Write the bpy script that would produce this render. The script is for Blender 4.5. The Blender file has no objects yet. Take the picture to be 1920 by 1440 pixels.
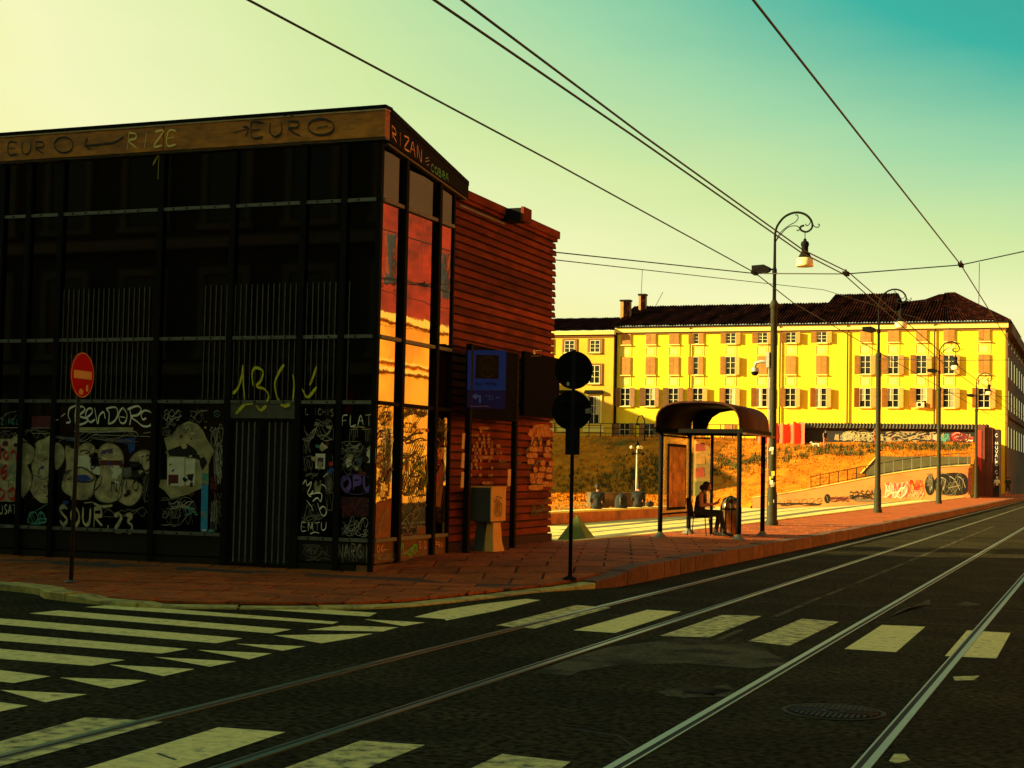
import bpy, bmesh, math, random
import numpy as np
from mathutils import Vector, Matrix
random.seed(7)
R = math.radians
scene = bpy.context.scene
C = scene.collection

# ------------------------------------------------------------------ camera
CAM_H, FPX = 1.8, 2877.0                     # eye height (m); focal length in pixels of a 1920 px wide frame
YAW, PITCH, ROLL = R(21.2), R(3.13), R(1.167)  # left of the tram street, up, clockwise
fw = Vector((-math.sin(YAW) * math.cos(PITCH), math.cos(YAW) * math.cos(PITCH), math.sin(PITCH)))
r0 = Vector((math.cos(YAW), math.sin(YAW), 0)); u0 = r0.cross(fw)
rt = r0 * math.cos(ROLL) + u0 * math.sin(ROLL); up = -r0 * math.sin(ROLL) + u0 * math.cos(ROLL)
EYE = Vector((0, 0, CAM_H))
cam_d = bpy.data.cameras.new('camera'); cam = bpy.data.objects.new('camera', cam_d); C.objects.link(cam)
cam.matrix_world = Matrix(((rt.x, up.x, -fw.x, 0), (rt.y, up.y, -fw.y, 0), (rt.z, up.z, -fw.z, CAM_H), (0, 0, 0, 1)))
cam_d.sensor_width = 36; cam_d.lens = FPX / 1920 * 36; cam_d.clip_end = 3000; cam_d.clip_start = .1
scene.camera = cam

# ------------------------------------------------------------------ light, sky, exposure
SUN_AZ, SUN_EL = R(62), R(18)                # from behind-left of the street direction, low evening sun
SUN = Vector((-math.sin(SUN_AZ) * math.cos(SUN_EL), -math.cos(SUN_AZ) * math.cos(SUN_EL), math.sin(SUN_EL)))
EXPO = 1.45
w = bpy.data.worlds.new('World'); scene.world = w; w.use_nodes = True
nt = w.node_tree; nt.nodes.clear()
N = nt.nodes.new; Lk = nt.links.new
out = N('ShaderNodeOutputWorld'); bg = N('ShaderNodeBackground'); bg.inputs['Strength'].default_value = 0.1
sky = N('ShaderNodeTexSky'); sky.sky_type = 'NISHITA'; sky.sun_disc = False
sky.sun_elevation = SUN_EL; sky.sun_rotation = math.atan2(SUN.x, SUN.y) % (2 * math.pi)
sky.dust_density = 4; sky.air_density = 1.5
tc = N('ShaderNodeTexCoord'); sep = N('ShaderNodeSeparateXYZ'); Lk(tc.outputs['Generated'], sep.inputs[0])
dot = N('ShaderNodeVectorMath'); dot.operation = 'DOT_PRODUCT'; Lk(tc.outputs['Generated'], dot.inputs[0]); dot.inputs[1].default_value = SUN
def mth(op, a, b=None):
    m = N('ShaderNodeMath'); m.operation = op
    for i, v in enumerate((a, b)):
        if v is None: continue
        if hasattr(v, 'is_linked'): Lk(v, m.inputs[i])
        else: m.inputs[i].default_value = v
    return m.outputs[0]
hz = mth('MAXIMUM', mth('SUBTRACT', sep.outputs['Z'], .06), 0)
off = mth('MAXIMUM', mth('SUBTRACT', .42, dot.outputs['Value']), 0.0)
tt = mth('MULTIPLY', mth('MULTIPLY', hz, off), 2.9)           # 0 at the hazy horizon and sunward, 0.5 = deep teal away from the sun
nz = N('ShaderNodeTexNoise'); nz.inputs['Scale'].default_value = 2.2; nz.inputs['Detail'].default_value = 5; nz.inputs['Roughness'].default_value = .55
mp = N('ShaderNodeMapping'); mp.inputs['Scale'].default_value = (1, 1, 5); Lk(tc.outputs['Generated'], mp.inputs[0]); Lk(mp.outputs[0], nz.inputs['Vector'])
tt = mth('ADD', tt, mth('MULTIPLY', mth('MAXIMUM', mth('SUBTRACT', sep.outputs['Z'], .30), 0), .75))   # deepens overhead
tt = mth('ADD', tt, mth('MULTIPLY', mth('SUBTRACT', nz.outputs['Fac'], .5), .10))
ramp = N('ShaderNodeValToRGB'); Lk(tt, ramp.inputs[0])
el = ramp.color_ramp.elements
el[0].position = 0; el[0].color = (1.0, .89, .29, 1)
el[1].position = 1; el[1].color = (.012, .075, .070, 1)
for pos, col in ((.10, (.93, .94, .50, 1)), (.20, (.66, .83, .36, 1)), (.30, (.36, .69, .38, 1)), (.42, (.025, .44, .34, 1)), (.6, (.020, .26, .24, 1)), (.8, (.015, .13, .12, 1))):
    e = el.new(pos); e.color = col
mul = N('ShaderNodeVectorMath'); mul.operation = 'SCALE'; Lk(ramp.outputs[0], mul.inputs[0]); mul.inputs['Scale'].default_value = 10 / 2 ** EXPO
mix = N('ShaderNodeMix'); mix.data_type = 'RGBA'; mix.inputs[0].default_value = .95
Lk(sky.outputs[0], mix.inputs['A']); Lk(mul.outputs[0], mix.inputs['B'])
Lk(mix.outputs['Result'], bg.inputs['Color']); Lk(bg.outputs[0], out.inputs[0])
sun_d = bpy.data.lights.new('sun', 'SUN'); sun_d.energy = 5.0; sun_d.angle = R(.5); sun_d.color = (1, .80, .32)
sun = bpy.data.objects.new('sun', sun_d); C.objects.link(sun); sun.rotation_euler = SUN.to_track_quat('Z', 'Y').to_euler()
sun.location = SUN * 100
vs = scene.view_settings; vs.view_transform = 'Standard'; vs.look = 'None'; vs.gamma = 1; vs.exposure = EXPO; vs.use_curve_mapping = False

# ------------------------------------------------------------------ helpers
def ray(x, y): return fw * FPX + rt * (x - 960) - up * (y - 720)
def ground(x, y, z=0.0):                     # survey a point of the photograph onto a level surface ...
    v = ray(x, y); return EYE + v * ((z - CAM_H) / v.z)
class Plane:                                 # ... or onto a wall: p a point, n its outward normal
    def __init__(s, p, n):
        s.p = Vector(p); s.n = Vector(n).normalized(); s.u = Vector((0, 0, 1)).cross(s.n).normalized()
        s.v = s.n.cross(s.u)
    def hit(s, x, y):
        v = ray(x, y); return EYE + v * ((s.p - EYE).dot(s.n) / v.dot(s.n))
    def uv(s, x, y): d = s.hit(x, y) - s.p; return (d.dot(s.u), d.dot(s.v))
    def pt(s, a, b, o=0.0): return s.p + s.u * a + s.v * b + s.n * o

def org(o):
    v = Vector((0, 0, 0))
    while o is not None: v += o.location; o = o.parent
    return v
def thing(name, label, cat, loc=(0, 0, 0), rz=0.0, group=None):
    o = bpy.data.objects.new(name, None); C.objects.link(o); o.location = loc; o.rotation_euler = (0, 0, rz); o.empty_display_size = .2
    return tag(o, label, cat, group)
def tag(o, label, cat, group=None):
    o['label'] = label; o['category'] = cat
    if group: o['group'] = group
    return o
def struct(o): o['kind'] = 'structure'; return o
def link(name, me, parent=None, loc=None, rot=None):
    o = bpy.data.objects.new(name, me); C.objects.link(o)
    if parent: o.parent = parent
    if loc is not None: o.location = Vector(loc) - org(parent)
    if rot is not None: o.rotation_euler = rot
    return o
def copy_tree(o, parent=None):
    c = o.copy(); C.objects.link(c); c.parent = parent
    for ch in list(o.children): copy_tree(ch, c)
    return c

class MB:
    def __init__(s): s.v = []; s.f = []; s.m = []; s.sm = []
    def add(s, vs, fs, mi=0, smooth=False):
        b = len(s.v); s.v += [Vector(p) for p in vs]
        for f in fs: s.f.append([b + i for i in f]); s.m.append(mi); s.sm.append(smooth)
        return s
    def box(s, a, b, mi=0):
        x0, y0, z0 = a; x1, y1, z1 = b
        x0, x1 = min(x0, x1), max(x0, x1); y0, y1 = min(y0, y1), max(y0, y1); z0, z1 = min(z0, z1), max(z0, z1)
        return s.add([(x0, y0, z0), (x1, y0, z0), (x1, y1, z0), (x0, y1, z0), (x0, y0, z1), (x1, y0, z1), (x1, y1, z1), (x0, y1, z1)],
                     [(0, 3, 2, 1), (4, 5, 6, 7), (0, 1, 5, 4), (1, 2, 6, 5), (2, 3, 7, 6), (3, 0, 4, 7)], mi)
    def bar(s, a, b, wd, th, upv=(0, 0, 1), mi=0):       # rectangular bar between two points
        a = Vector(a); b = Vector(b); d = (b - a).normalized(); upv = Vector(upv)
        if abs(d.dot(upv)) > .98: upv = Vector((0, 1, 0))
        sx = d.cross(upv).normalized() * wd / 2; sy = sx.cross(d).normalized() * th / 2
        vs = [a - sx - sy, a + sx - sy, a + sx + sy, a - sx + sy, b - sx - sy, b + sx - sy, b + sx + sy, b - sx + sy]
        return s.add(vs, [(0, 3, 2, 1), (4, 5, 6, 7), (0, 1, 5, 4), (1, 2, 6, 5), (2, 3, 7, 6), (3, 0, 4, 7)], mi)
    def tube(s, pts, r, n=8, mi=0, cap=True):
        pts = [Vector(p) for p in pts]; rs = r if isinstance(r, (list, tuple)) else [r] * len(pts)
        vs = []; fs = []; prev = None
        for i, p in enumerate(pts):
            d = (pts[min(i + 1, len(pts) - 1)] - pts[max(i - 1, 0)]).normalized()
            if prev is None:
                a = d.orthogonal().normalized()
            else:
                a = (prev - d * prev.dot(d)).normalized()
            prev = a; b = d.cross(a)
            for k in range(n):
                t = 2 * math.pi * k / n; vs.append(p + (a * math.cos(t) + b * math.sin(t)) * rs[i])
        for i in range(len(pts) - 1):
            for k in range(n): fs.append((i * n + k, i * n + (k + 1) % n, (i + 1) * n + (k + 1) % n, (i + 1) * n + k))
        if cap: fs.append(tuple(range(n - 1, -1, -1))); fs.append(tuple((len(pts) - 1) * n + k for k in range(n)))
        return s.add(vs, fs, mi, True)
    def lathe(s, prof, c=(0, 0, 0), n=16, mi=0):          # prof: (radius, z)
        c = Vector(c); vs = []; fs = []
        for r, z in prof:
            for k in range(n):
                t = 2 * math.pi * k / n; vs.append(c + Vector((r * math.cos(t), r * math.sin(t), z)))
        for i in range(len(prof) - 1):
            for k in range(n): fs.append((i * n + k, i * n + (k + 1) % n, (i + 1) * n + (k + 1) % n, (i + 1) * n + k))
        return s.add(vs, fs, mi, True)
    def prism(s, poly, d, mi=0):                          # polygon (3-D points) pushed along d
        poly = [Vector(p) for p in poly]; d = Vector(d); n = len(poly)
        nn = Vector((0, 0, 0))
        for i in range(n): nn += poly[i].cross(poly[(i + 1) % n])
        if nn.dot(d) > 0: poly.reverse()
        vs = poly + [p + d for p in poly]
        return s.add(vs, [tuple(range(n)), tuple(range(2 * n - 1, n - 1, -1))] + [(i, i + n, (i + 1) % n + n, (i + 1) % n) for i in range(n)], mi)
    def quad(s, a, b, c, d, mi=0): return s.add([a, b, c, d], [(0, 1, 2, 3)], mi)
    def mesh(s, name, mats, origin=(0, 0, 0)):
        me = bpy.data.meshes.new(name); o = Vector(origin)
        me.from_pydata([tuple(p - o) for p in s.v], [], s.f)
        for m in (mats if isinstance(mats, (list, tuple)) else [mats]): me.materials.append(m)
        me.polygons.foreach_set('material_index', s.m); me.polygons.foreach_set('use_smooth', s.sm)
        me.update(); return me
    def build(s, name, mats, parent=None, origin=None):
        return link(name, s.mesh(name, mats, org(parent) if origin is None else origin), parent)

def smooth(pts, k=4, closed=False):                       # Catmull-Rom through 2-D points
    n = len(pts)
    if n < 3: return [tuple(p) for p in pts]
    res = []; rng = range(n if closed else n - 1)
    for i in rng:
        g = (lambda j: pts[j % n]) if closed else (lambda j: pts[max(0, min(n - 1, j))])
        p0, p1, p2, p3 = g(i - 1), g(i), g(i + 1), g(i + 2)
        for q in range(k):
            t = q / k
            res.append(tuple(.5 * (2 * p1[a] + (p2[a] - p0[a]) * t + (2 * p0[a] - 5 * p1[a] + 4 * p2[a] - p3[a]) * t * t + (3 * p1[a] - p0[a] - 3 * p2[a] + p3[a]) * t ** 3) for a in (0, 1)))
    if not closed: res.append(tuple(pts[-1]))
    return res
def ribbon(mb, pl, uv, wd, o):                            # a painted stroke on plane pl, wd metres wide, o above the surface
    n = len(uv)
    if n < 2: return
    L = []; Rr = []
    for i in range(n):
        a = uv[max(i - 1, 0)]; b = uv[min(i + 1, n - 1)]
        dx, dy = b[0] - a[0], b[1] - a[1]; l = math.hypot(dx, dy) or 1
        h = wd / 2 * (.45 if i in (0, n - 1) else 1.0) * (.78 + .34 * math.sin(2 * math.atan2(dy, dx) + .8)) * random.uniform(.88, 1.12); x, y = uv[i]; oo = o + .0012 * i / n
        L.append(pl.pt(x - dy / l * h, y + dx / l * h, oo)); Rr.append(pl.pt(x + dy / l * h, y - dx / l * h, oo))
    mb.add(L + Rr, [(n + i, n + i + 1, i + 1, i) for i in range(n - 1)])
_lay = [0]
def spray(name, pl, strokes, wd, m, parent, px=True, sm=4, o=None):
    mb = MB(); _lay[0] = (_lay[0] + 1) % 9
    base = (.006 + .0018 * _lay[0]) if o is None else o
    for i, st in enumerate(strokes):
        pts = [pl.uv(*q) for q in st] if px else st
        ribbon(mb, pl, smooth(pts, sm) if sm > 1 else pts, wd, base + .0003 * i)
    return mb.build(name, m, parent)
def patch(name, pl, polys, m, parent, o=.004, px=True, sm=0):
    mb = MB()
    for i, pg in enumerate(polys):
        pts = [pl.uv(*q) for q in pg] if px else pg
        if sm: pts = smooth(pts, sm, True)
        ar = sum(pts[j - 1][0] * pts[j][1] - pts[j][0] * pts[j - 1][1] for j in range(len(pts)))
        if ar < 0: pts = pts[::-1]
        mb.add([pl.pt(a, b, o + .0004 * i) for a, b in pts], [tuple(range(len(pts)))])
    return mb.build(name, m, parent)

GL = {  # hand-lettering strokes on a unit box, y up
 'A': [[(0, 0), (.45, 1), (.9, 0)], [(.15, .4), (.75, .42)]], 'B': [[(.05, 0), (.08, 1)], [(.05, 1), (.6, .95), (.65, .65), (.1, .52), (.75, .42), (.7, .05), (.05, 0)]],
 'C': [[(.85, .8), (.5, 1), (.1, .6), (.15, .2), (.5, 0), (.9, .2)]], 'D': [[(.1, 0), (.1, 1)], [(.1, 1), (.7, .9), (.9, .5), (.6, .05), (.1, 0)]],
 'E': [[(.85, .95), (.1, .98), (.12, .02), (.9, .05)], [(.1, .52), (.7, .5)]], 'F': [[(.9, 1), (.15, .95), (.1, 0)], [(.1, .52), (.7, .55)]],
 'G': [[(.9, .8), (.5, 1), (.1, .55), (.3, .05), (.8, .1), (.85, .45), (.5, .45)]], 'H': [[(.1, 1), (.1, 0)], [(.85, 1), (.85, 0)], [(.1, .5), (.85, .52)]],
 'I': [[(.5, 1), (.5, 0)]], 'J': [[(.7, 1), (.7, .2), (.4, 0), (.1, .2)]], 'K': [[(.1, 1), (.1, 0)], [(.85, 1), (.12, .45), (.9, 0)]], 'L': [[(.15, 1), (.1, .03), (.9, .08)]],
 'M': [[(.02, 0), (.15, 1), (.5, .3), (.85, 1), (1, 0)]], 'N': [[(.1, 0), (.12, 1), (.85, 0), (.9, 1)]], 'O': [[(.5, 1), (.1, .7), (.1, .3), (.5, 0), (.9, .3), (.9, .7), (.5, 1)]],
 'P': [[(.1, 0), (.1, 1)], [(.1, .98), (.8, .9), (.8, .55), (.1, .45)]], 'R': [[(.1, 0), (.12, 1)], [(.1, 1), (.75, .92), (.75, .58), (.12, .48), (.9, 0)]],
 'S': [[(.85, .85), (.45, 1), (.12, .75), (.5, .5), (.85, .25), (.5, 0), (.1, .15)]], 'T': [[(0, .95), (1, 1)], [(.5, 1), (.5, 0)]],
 'U': [[(.1, 1), (.1, .3), (.45, 0), (.85, .3), (.88, 1)]], 'V': [[(.05, 1), (.45, 0), (.95, 1)]], 'W': [[(0, 1), (.25, 0), (.5, .7), (.75, 0), (1, 1)]],
 'X': [[(0, 1), (1, 0)], [(0, 0), (1, 1)]], 'Y': [[(.05, 1), (.5, .5)], [(.95, 1), (.4, 0)]], 'Z': [[(.05, .95), (.9, 1), (.1, .03), (.95, .05)]],
 '0': [[(.5, 1), (.1, .6), (.2, .1), (.6, 0), (.9, .5), (.5, 1)]], '1': [[(.1, .6), (.6, 1), (.6, 0)]], '2': [[(.1, .8), (.5, 1), (.85, .7), (.1, .05), (.95, .05)]],
 '3': [[(.1, .95), (.8, .9), (.35, .55), (.85, .35), (.6, 0), (.05, .1)]], '5': [[(.9, 1), (.2, 1), (.15, .6), (.7, .6), (.85, .25), (.5, 0), (.1, .1)]],
 '6': [[(.8, .95), (.3, .7), (.1, .3), (.4, 0), (.8, .2), (.6, .5), (.15, .35)]], '=': [[(.1, .65), (.9, .7)], [(.1, .35), (.9, .38)]], '-': [[(.1, .5), (.9, .5)]],
 'n': [[(.1, 0), (.1, .6)], [(.1, .45), (.5, .62), (.8, .4), (.8, 0)]], 'o': [[(.5, .6), (.12, .3), (.5, 0), (.88, .3), (.5, .6)]], 'b': [[(.12, 1), (.12, 0)], [(.12, .4), (.6, .6), (.88, .25), (.5, 0), (.12, .1)]],
 'e': [[(.12, .3), (.85, .35), (.5, .62), (.1, .3), (.5, 0), (.9, .12)]], 'm': [[(.02, 0), (.05, .6)], [(.05, .4), (.3, .6), (.48, .4), (.48, 0)], [(.48, .4), (.75, .6), (.95, .4), (.95, 0)]],
 'r': [[(.15, 0), (.15, .6)], [(.15, .4), (.5, .6), (.8, .55)]], 'k': [[(.12, 1), (.12, 0)], [(.75, .6), (.14, .25), (.8, 0)]], 't': [[(.45, .95), (.45, .1), (.8, .02)], [(.1, .6), (.85, .6)]],
 'a': [[(.8, .5), (.4, .6), (.1, .3), (.4, 0), (.8, .2), (.8, .6), (.85, 0)]], 'd': [[(.85, 1), (.85, 0)], [(.85, .4), (.4, .6), (.1, .3), (.4, 0), (.85, .15)]], 'i': [[(.5, .6), (.5, 0)], [(.5, .85), (.52, .8)]],
 '/': [[(.1, 0), (.9, 1)]], ',': [[(.5, .12), (.3, -.2)]], '.': [[(.4, .05), (.55, .02)]]}
def letters(text, x0, y0, x1, y1, h, jit=.06, slant=0.0):   # strokes for text written from (x0,y0) to (x1,y1) (baseline, y down), h high
    res = []; n = len(text)
    for i, ch in enumerate(text):
        if ch == ' ': continue
        cx = x0 + (x1 - x0) * i / n; cy = y0 + (y1 - y0) * i / n; cw = (x1 - x0) / n * .82
        for st in GL[ch]:
            res.append([(cx + (a + random.uniform(-jit, jit)) * cw + slant * b * h, cy + (y1 - y0) / n * a - (b + random.uniform(-jit, jit)) * h) for a, b in st])
    return res
def scribble(x0, y0, x1, y1, n=3):                          # an illegible quick tag filling a box
    res = []
    for _ in range(n):
        k = random.randint(5, 9); y = random.uniform(y0, y1); pts = []
        for i in range(k):
            pts.append((x0 + (x1 - x0) * (i + random.uniform(-.35, .5)) / k, min(y1, max(y0, y + random.uniform(-1, 1) * (y1 - y0) * .6))))
        res.append(pts)
    return res

# ------------------------------------------------------------------ materials
MATS = {}
def pm(name, col, rough=.75, var=.2, scale=6.0, col2=None, mix_lo=.42, mix_hi=.6, scale2=1.5, bump=0.0, bscale=60.0, metal=0.0, spec=.5, ior=1.5, rnd=0.0, stretch=None, vr=.25, alpha=None):
    m = bpy.data.materials.new(name); m.use_nodes = True; t = m.node_tree; nd = t.nodes; b = nd['Principled BSDF']; MATS[name] = m
    def nn(k): return nd.new(k)
    g = nn('ShaderNodeNewGeometry'); vec = g.outputs['Position']
    if stretch:
        mpn = nn('ShaderNodeMapping'); mpn.inputs['Scale'].default_value = stretch; t.links.new(vec, mpn.inputs[0]); vec = mpn.outputs[0]
    n1 = nn('ShaderNodeTexNoise'); n1.inputs['Scale'].default_value = scale; n1.inputs['Detail'].default_value = 6; t.links.new(vec, n1.inputs['Vector'])
    mr = nn('ShaderNodeMapRange'); mr.inputs['From Min'].default_value = .5 - vr; mr.inputs['From Max'].default_value = .5 + vr
    mr.inputs['To Min'].default_value = 1 - var; mr.inputs['To Max'].default_value = 1 + var; t.links.new(n1.outputs['Fac'], mr.inputs['Value'])
    src = None
    if col2:
        n2 = nn('ShaderNodeTexNoise'); n2.inputs['Scale'].default_value = scale2; n2.inputs['Detail'].default_value = 8; n2.inputs['Roughness'].default_value = .65; t.links.new(vec, n2.inputs['Vector'])
        mr2 = nn('ShaderNodeMapRange'); mr2.inputs['From Min'].default_value = mix_lo; mr2.inputs['From Max'].default_value = mix_hi; t.links.new(n2.outputs['Fac'], mr2.inputs['Value'])
        mx = nn('ShaderNodeMix'); mx.data_type = 'RGBA'; mx.inputs['A'].default_value = (*col, 1); mx.inputs['B'].default_value = (*col2, 1); t.links.new(mr2.outputs[0], mx.inputs[0]); src = mx.outputs['Result']
    fac = mr.outputs[0]
    if rnd:
        oi = nn('ShaderNodeObjectInfo'); mr3 = nn('ShaderNodeMapRange'); mr3.inputs['To Min'].default_value = 1 - rnd; mr3.inputs['To Max'].default_value = 1 + rnd
        t.links.new(oi.outputs['Random'], mr3.inputs['Value']); mm = nn('ShaderNodeMath'); mm.operation = 'MULTIPLY'; t.links.new(fac, mm.inputs[0]); t.links.new(mr3.outputs[0], mm.inputs[1]); fac = mm.outputs[0]
    sc = nn('ShaderNodeVectorMath'); sc.operation = 'SCALE'; t.links.new(fac, sc.inputs['Scale'])
    if src: t.links.new(src, sc.inputs[0])
    else: sc.inputs[0].default_value = col
    t.links.new(sc.outputs[0], b.inputs['Base Color'])
    b.inputs['Roughness'].default_value = rough; b.inputs['Metallic'].default_value = metal; b.inputs['Specular IOR Level'].default_value = spec; b.inputs['IOR'].default_value = ior
    if bump:
        n3 = nn('ShaderNodeTexNoise'); n3.inputs['Scale'].default_value = bscale; n3.inputs['Detail'].default_value = 4; t.links.new(vec, n3.inputs['Vector'])
        bp = nn('ShaderNodeBump'); bp.inputs['Strength'].default_value = bump; bp.inputs['Distance'].default_value = .02; t.links.new(n3.outputs['Fac'], bp.inputs['Height']); t.links.new(bp.outputs[0], b.inputs['Normal'])
    if alpha is not None: b.inputs['Alpha'].default_value = alpha
    return m
asphalt = pm('asphalt', (.019, .017, .008), .95, .95, 16, (.036, .031, .013), .44, .62, .7, 1.0, 45, spec=.05, vr=.13)
asphalt_old = pm('worn_asphalt', (.10, .085, .048), .95, .6, 22, (.030, .026, .016), .45, .6, 1.4, .6, 70, spec=.08)
paint = pm('road_paint', (.95, .75, .25), .8, .22, 14, (.09, .08, .045), .55, .78, 6, .3, 80)
paint_worn = pm('worn_road_paint', (.84, .67, .23), .85, .35, 16, (.05, .045, .028), .46, .64, 8, .3, 80)
slab_m = pm('red_paving', (.42, .080, .004), .85, .45, 12, (.17, .042, .006), .45, .7, 2.2, .35, 70, rnd=.22, spec=.3)
kerb_m = pm('kerb_stone', (.55, .42, .10), .8, .25, 10, (.13, .10, .06), .5, .7, 3, .3, 60, rnd=.15)
kerb_red = pm('red_kerb_stone', (.15, .058, .020), .85, .4, 9, (.07, .030, .013), .5, .7, 3, .3, 60, rnd=.2)
base_m = pm('pavement_joint', (.05, .02, .01), .95)
steel = pm('rail_steel', (.27, .28, .18), .35, .15, 15, metal=.9)
groove_m = pm('rail_groove', (.01, .01, .008), .9, .1)
black_metal = pm('black_metal', (.007, .006, .005), .8, .3, 9, metal=.0, spec=.12)
grey_metal = pm('grey_metal', (.14, .14, .10), .55, .35, 14, spec=.5, rnd=.2)
pale_metal = pm('pale_metal', (.42, .42, .36), .5, .2, 14)
dark_post = pm('dark_green_post', (.032, .030, .013), .7, .3, 9, spec=.2)
brass = pm('fascia_bronze', (.56, .18, .004), .6, .4, 5, (.26, .08, .003), .4, .7, 1.0, .15, 60, stretch=(1, 1, 3))
brass_lip = pm('fascia_lip', (.5, .40, .2), .5, .2, 8)
glass = pm('dark_coated_glass', (.0015, .0015, .001), .03, .1, 3, ior=1.42, spec=.5)
glass2 = pm('mirror_coated_glass', (.01, .004, .002), .02, .1, 3, ior=3.6, spec=.5, bump=.09, bscale=1.1)
panel_m = pm('dark_panel', (.007, .007, .005), .45, .4, 5)
brick_m = pm('terracotta_board', (.29, .050, .010), .85, .4, 5, (.12, .024, .007), .40, .66, .8, .4, 30, rnd=.34, spec=.12, stretch=(1, .35, 1.2))
brick_back = pm('wall_core', (.03, .010, .005), .9)
stone_pl = pm('plinth_stone', (.20, .10, .03), .85, .3, 6)
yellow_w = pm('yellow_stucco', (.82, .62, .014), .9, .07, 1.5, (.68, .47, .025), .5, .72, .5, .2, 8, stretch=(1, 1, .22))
ochre_w = pm('ochre_stucco', (.66, .42, .022), .9, .07, .7, (.56, .33, .03), .45, .7, .15, .12, 8)
cream_t = pm('cream_trim', (.82, .70, .17), .85, .06, 2)
shade_side = pm('shaded_stucco', (.13, .08, .04), .9, .3, 1.2, (.06, .04, .025), .45, .65, .4)  # palazzo's street side: its shade is darkened into the colour itself
shutter_m = pm('brown_shutter', (.44, .19, .03), .8, .2, 3, rnd=.15)
shutter_shaded = pm('shaded_shutter', (.22, .10, .025), .8, .25, 3, rnd=.2)  # shutters under the cast shade, darkened by colour
pane_m = pm('window_glass', (.012, .014, .012), .06, .3, 2, ior=1.6, rnd=.5)
frame_m = pm('white_frame', (.75, .66, .35), .7, .05)
roof_m = pm('dark_roof_tiles', (.008, .002, .0015), 1.0, .6, 3.5, (.045, .010, .006), .5, .68, 1.6, spec=.02)
chim_m = pm('chimney_brick', (.42, .22, .06), .9, .4, 5)
drygrass = pm('dry_grass', (.62, .20, .008), .95, .3, 1.6, (.13, .12, .03), .5, .63, .42, .6, 14, spec=.1)
soil = pm('embankment_grass', (.64, .175, .006), .95, .35, 1.1, (.13, .085, .012), .54, .68, .22, .9, 6, spec=.1)
pale_stone = pm('pale_paving', (.85, .66, .18), .8, .15, 3, (.45, .33, .10), .5, .68, .8)
band_m = pm('paving_band', (.17, .12, .05), .85, .2, 4)
wall_orange = pm('low_wall_render', (.50, .17, .05), .9, .3, 2.5, (.25, .11, .04), .5, .65, 1.2)
wall_pink = pm('ramp_wall_render', (.66, .29, .085), .9, .2, 1, (.50, .18, .05), .45, .65, .5)
shaded_slab = pm('shaded_ramp_wall', (.085, .075, .028), .9, .25, 1.5)  # shade on the wall behind the ramp is mixed into this colour
rust = pm('rusty_steel', (.15, .032, .012), .7, .35, 2, (.07, .017, .008), .45, .65, 1.0)
sunlit_red = pm('sunlit_strip', (.75, .03, .015), .6, .1)  # sunlit left face of the tower, painted as a bright red strip
red_mesh = pm('orange_plastic_mesh', (.85, .10, .03), .7, .2, 5)
green_conc = pm('green_concrete', (.16, .17, .03), .9, .25, 6)
tan_m = pm('tan_cabinet', (.78, .43, .08), .7, .12, 5)
cab_dark = pm('grey_cabinet', (.045, .05, .04), .6, .2, 5)
skin_m = pm('skin', (.46, .17, .08), .6, .08)
blackcloth = pm('black_cloth', (.012, .012, .012), .9, .2)
redcloth = pm('red_cloth', (.45, .05, .03), .9, .2)
whitecloth = pm('white_cloth', (.7, .62, .4), .9, .1)
hair_m = pm('dark_hair', (.015, .010, .007), .7, .2)
blue_sign = pm('blue_print', (.001, .05, .85), .8, .08, spec=.05)
navy_sign = pm('navy_print', (.001, .010, .28), .8, .1, spec=.05)
sign_black = pm('sign_black', (.005, .005, .005), .9, .1, spec=.05)
sign_red = pm('sign_red', (.48, .003, .004), .7, .1, spec=.15)
cream_paint = pm('cream_paint', (.72, .46, .14), .6, .08)
wire_m = pm('wire', (.012, .012, .01), .6)
lampglass = pm('lamp_shade_glass', (.85, .68, .32), .4, .08)
lampglass2 = pm('lamp_shade_amber', (.75, .30, .05), .4, .08)
def paintcol(n, c, rough=.55, var=.25, sc=18): return pm(n, c, rough, var, sc)
g_black = paintcol('ink_black', (.006, .005, .004)); g_white = paintcol('spray_white', (.92, .86, .62)); g_grey = paintcol('spray_grey', (.40, .36, .25), var=.4)
g_dim = paintcol('spray_faded', (.17, .15, .105), var=.5); g_beige = pm('spray_beige', (.60, .48, .23), .8, .35, 11, (.30, .24, .12), .45, .65, 4); g_yel = paintcol('spray_yellow', (.60, .52, .015), var=.4)
g_orange = paintcol('spray_orange', (.95, .42, .05)); g_green = paintcol('spray_green', (.04, .42, .03)); g_red = paintcol('spray_red', (.55, .010, .012)); g_dred = paintcol('spray_dark_red', (.12, .01, .012), var=.5)
g_blue = paintcol('spray_blue', (.015, .06, .30), var=.5); g_purple = paintcol('spray_purple', (.14, .075, .36)); g_cyan = paintcol('sticker_cyan', (.02, .26, .50)); g_teal = paintcol('spray_teal', (.08, .30, .22), var=.5)
g_paper = pm('paper', (.75, .70, .48), .8, .12, 9); g_pink = paintcol('spray_pink', (.80, .40, .25)); g_tan = pm('old_poster', (.48, .40, .17), .85, .35, 10, (.24, .20, .09), .45, .6, 5)
g_amber = pm('amber_film', (.80, .34, .035), .5, .25, 7, (.60, .20, .02), .45, .65, 3)

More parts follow.
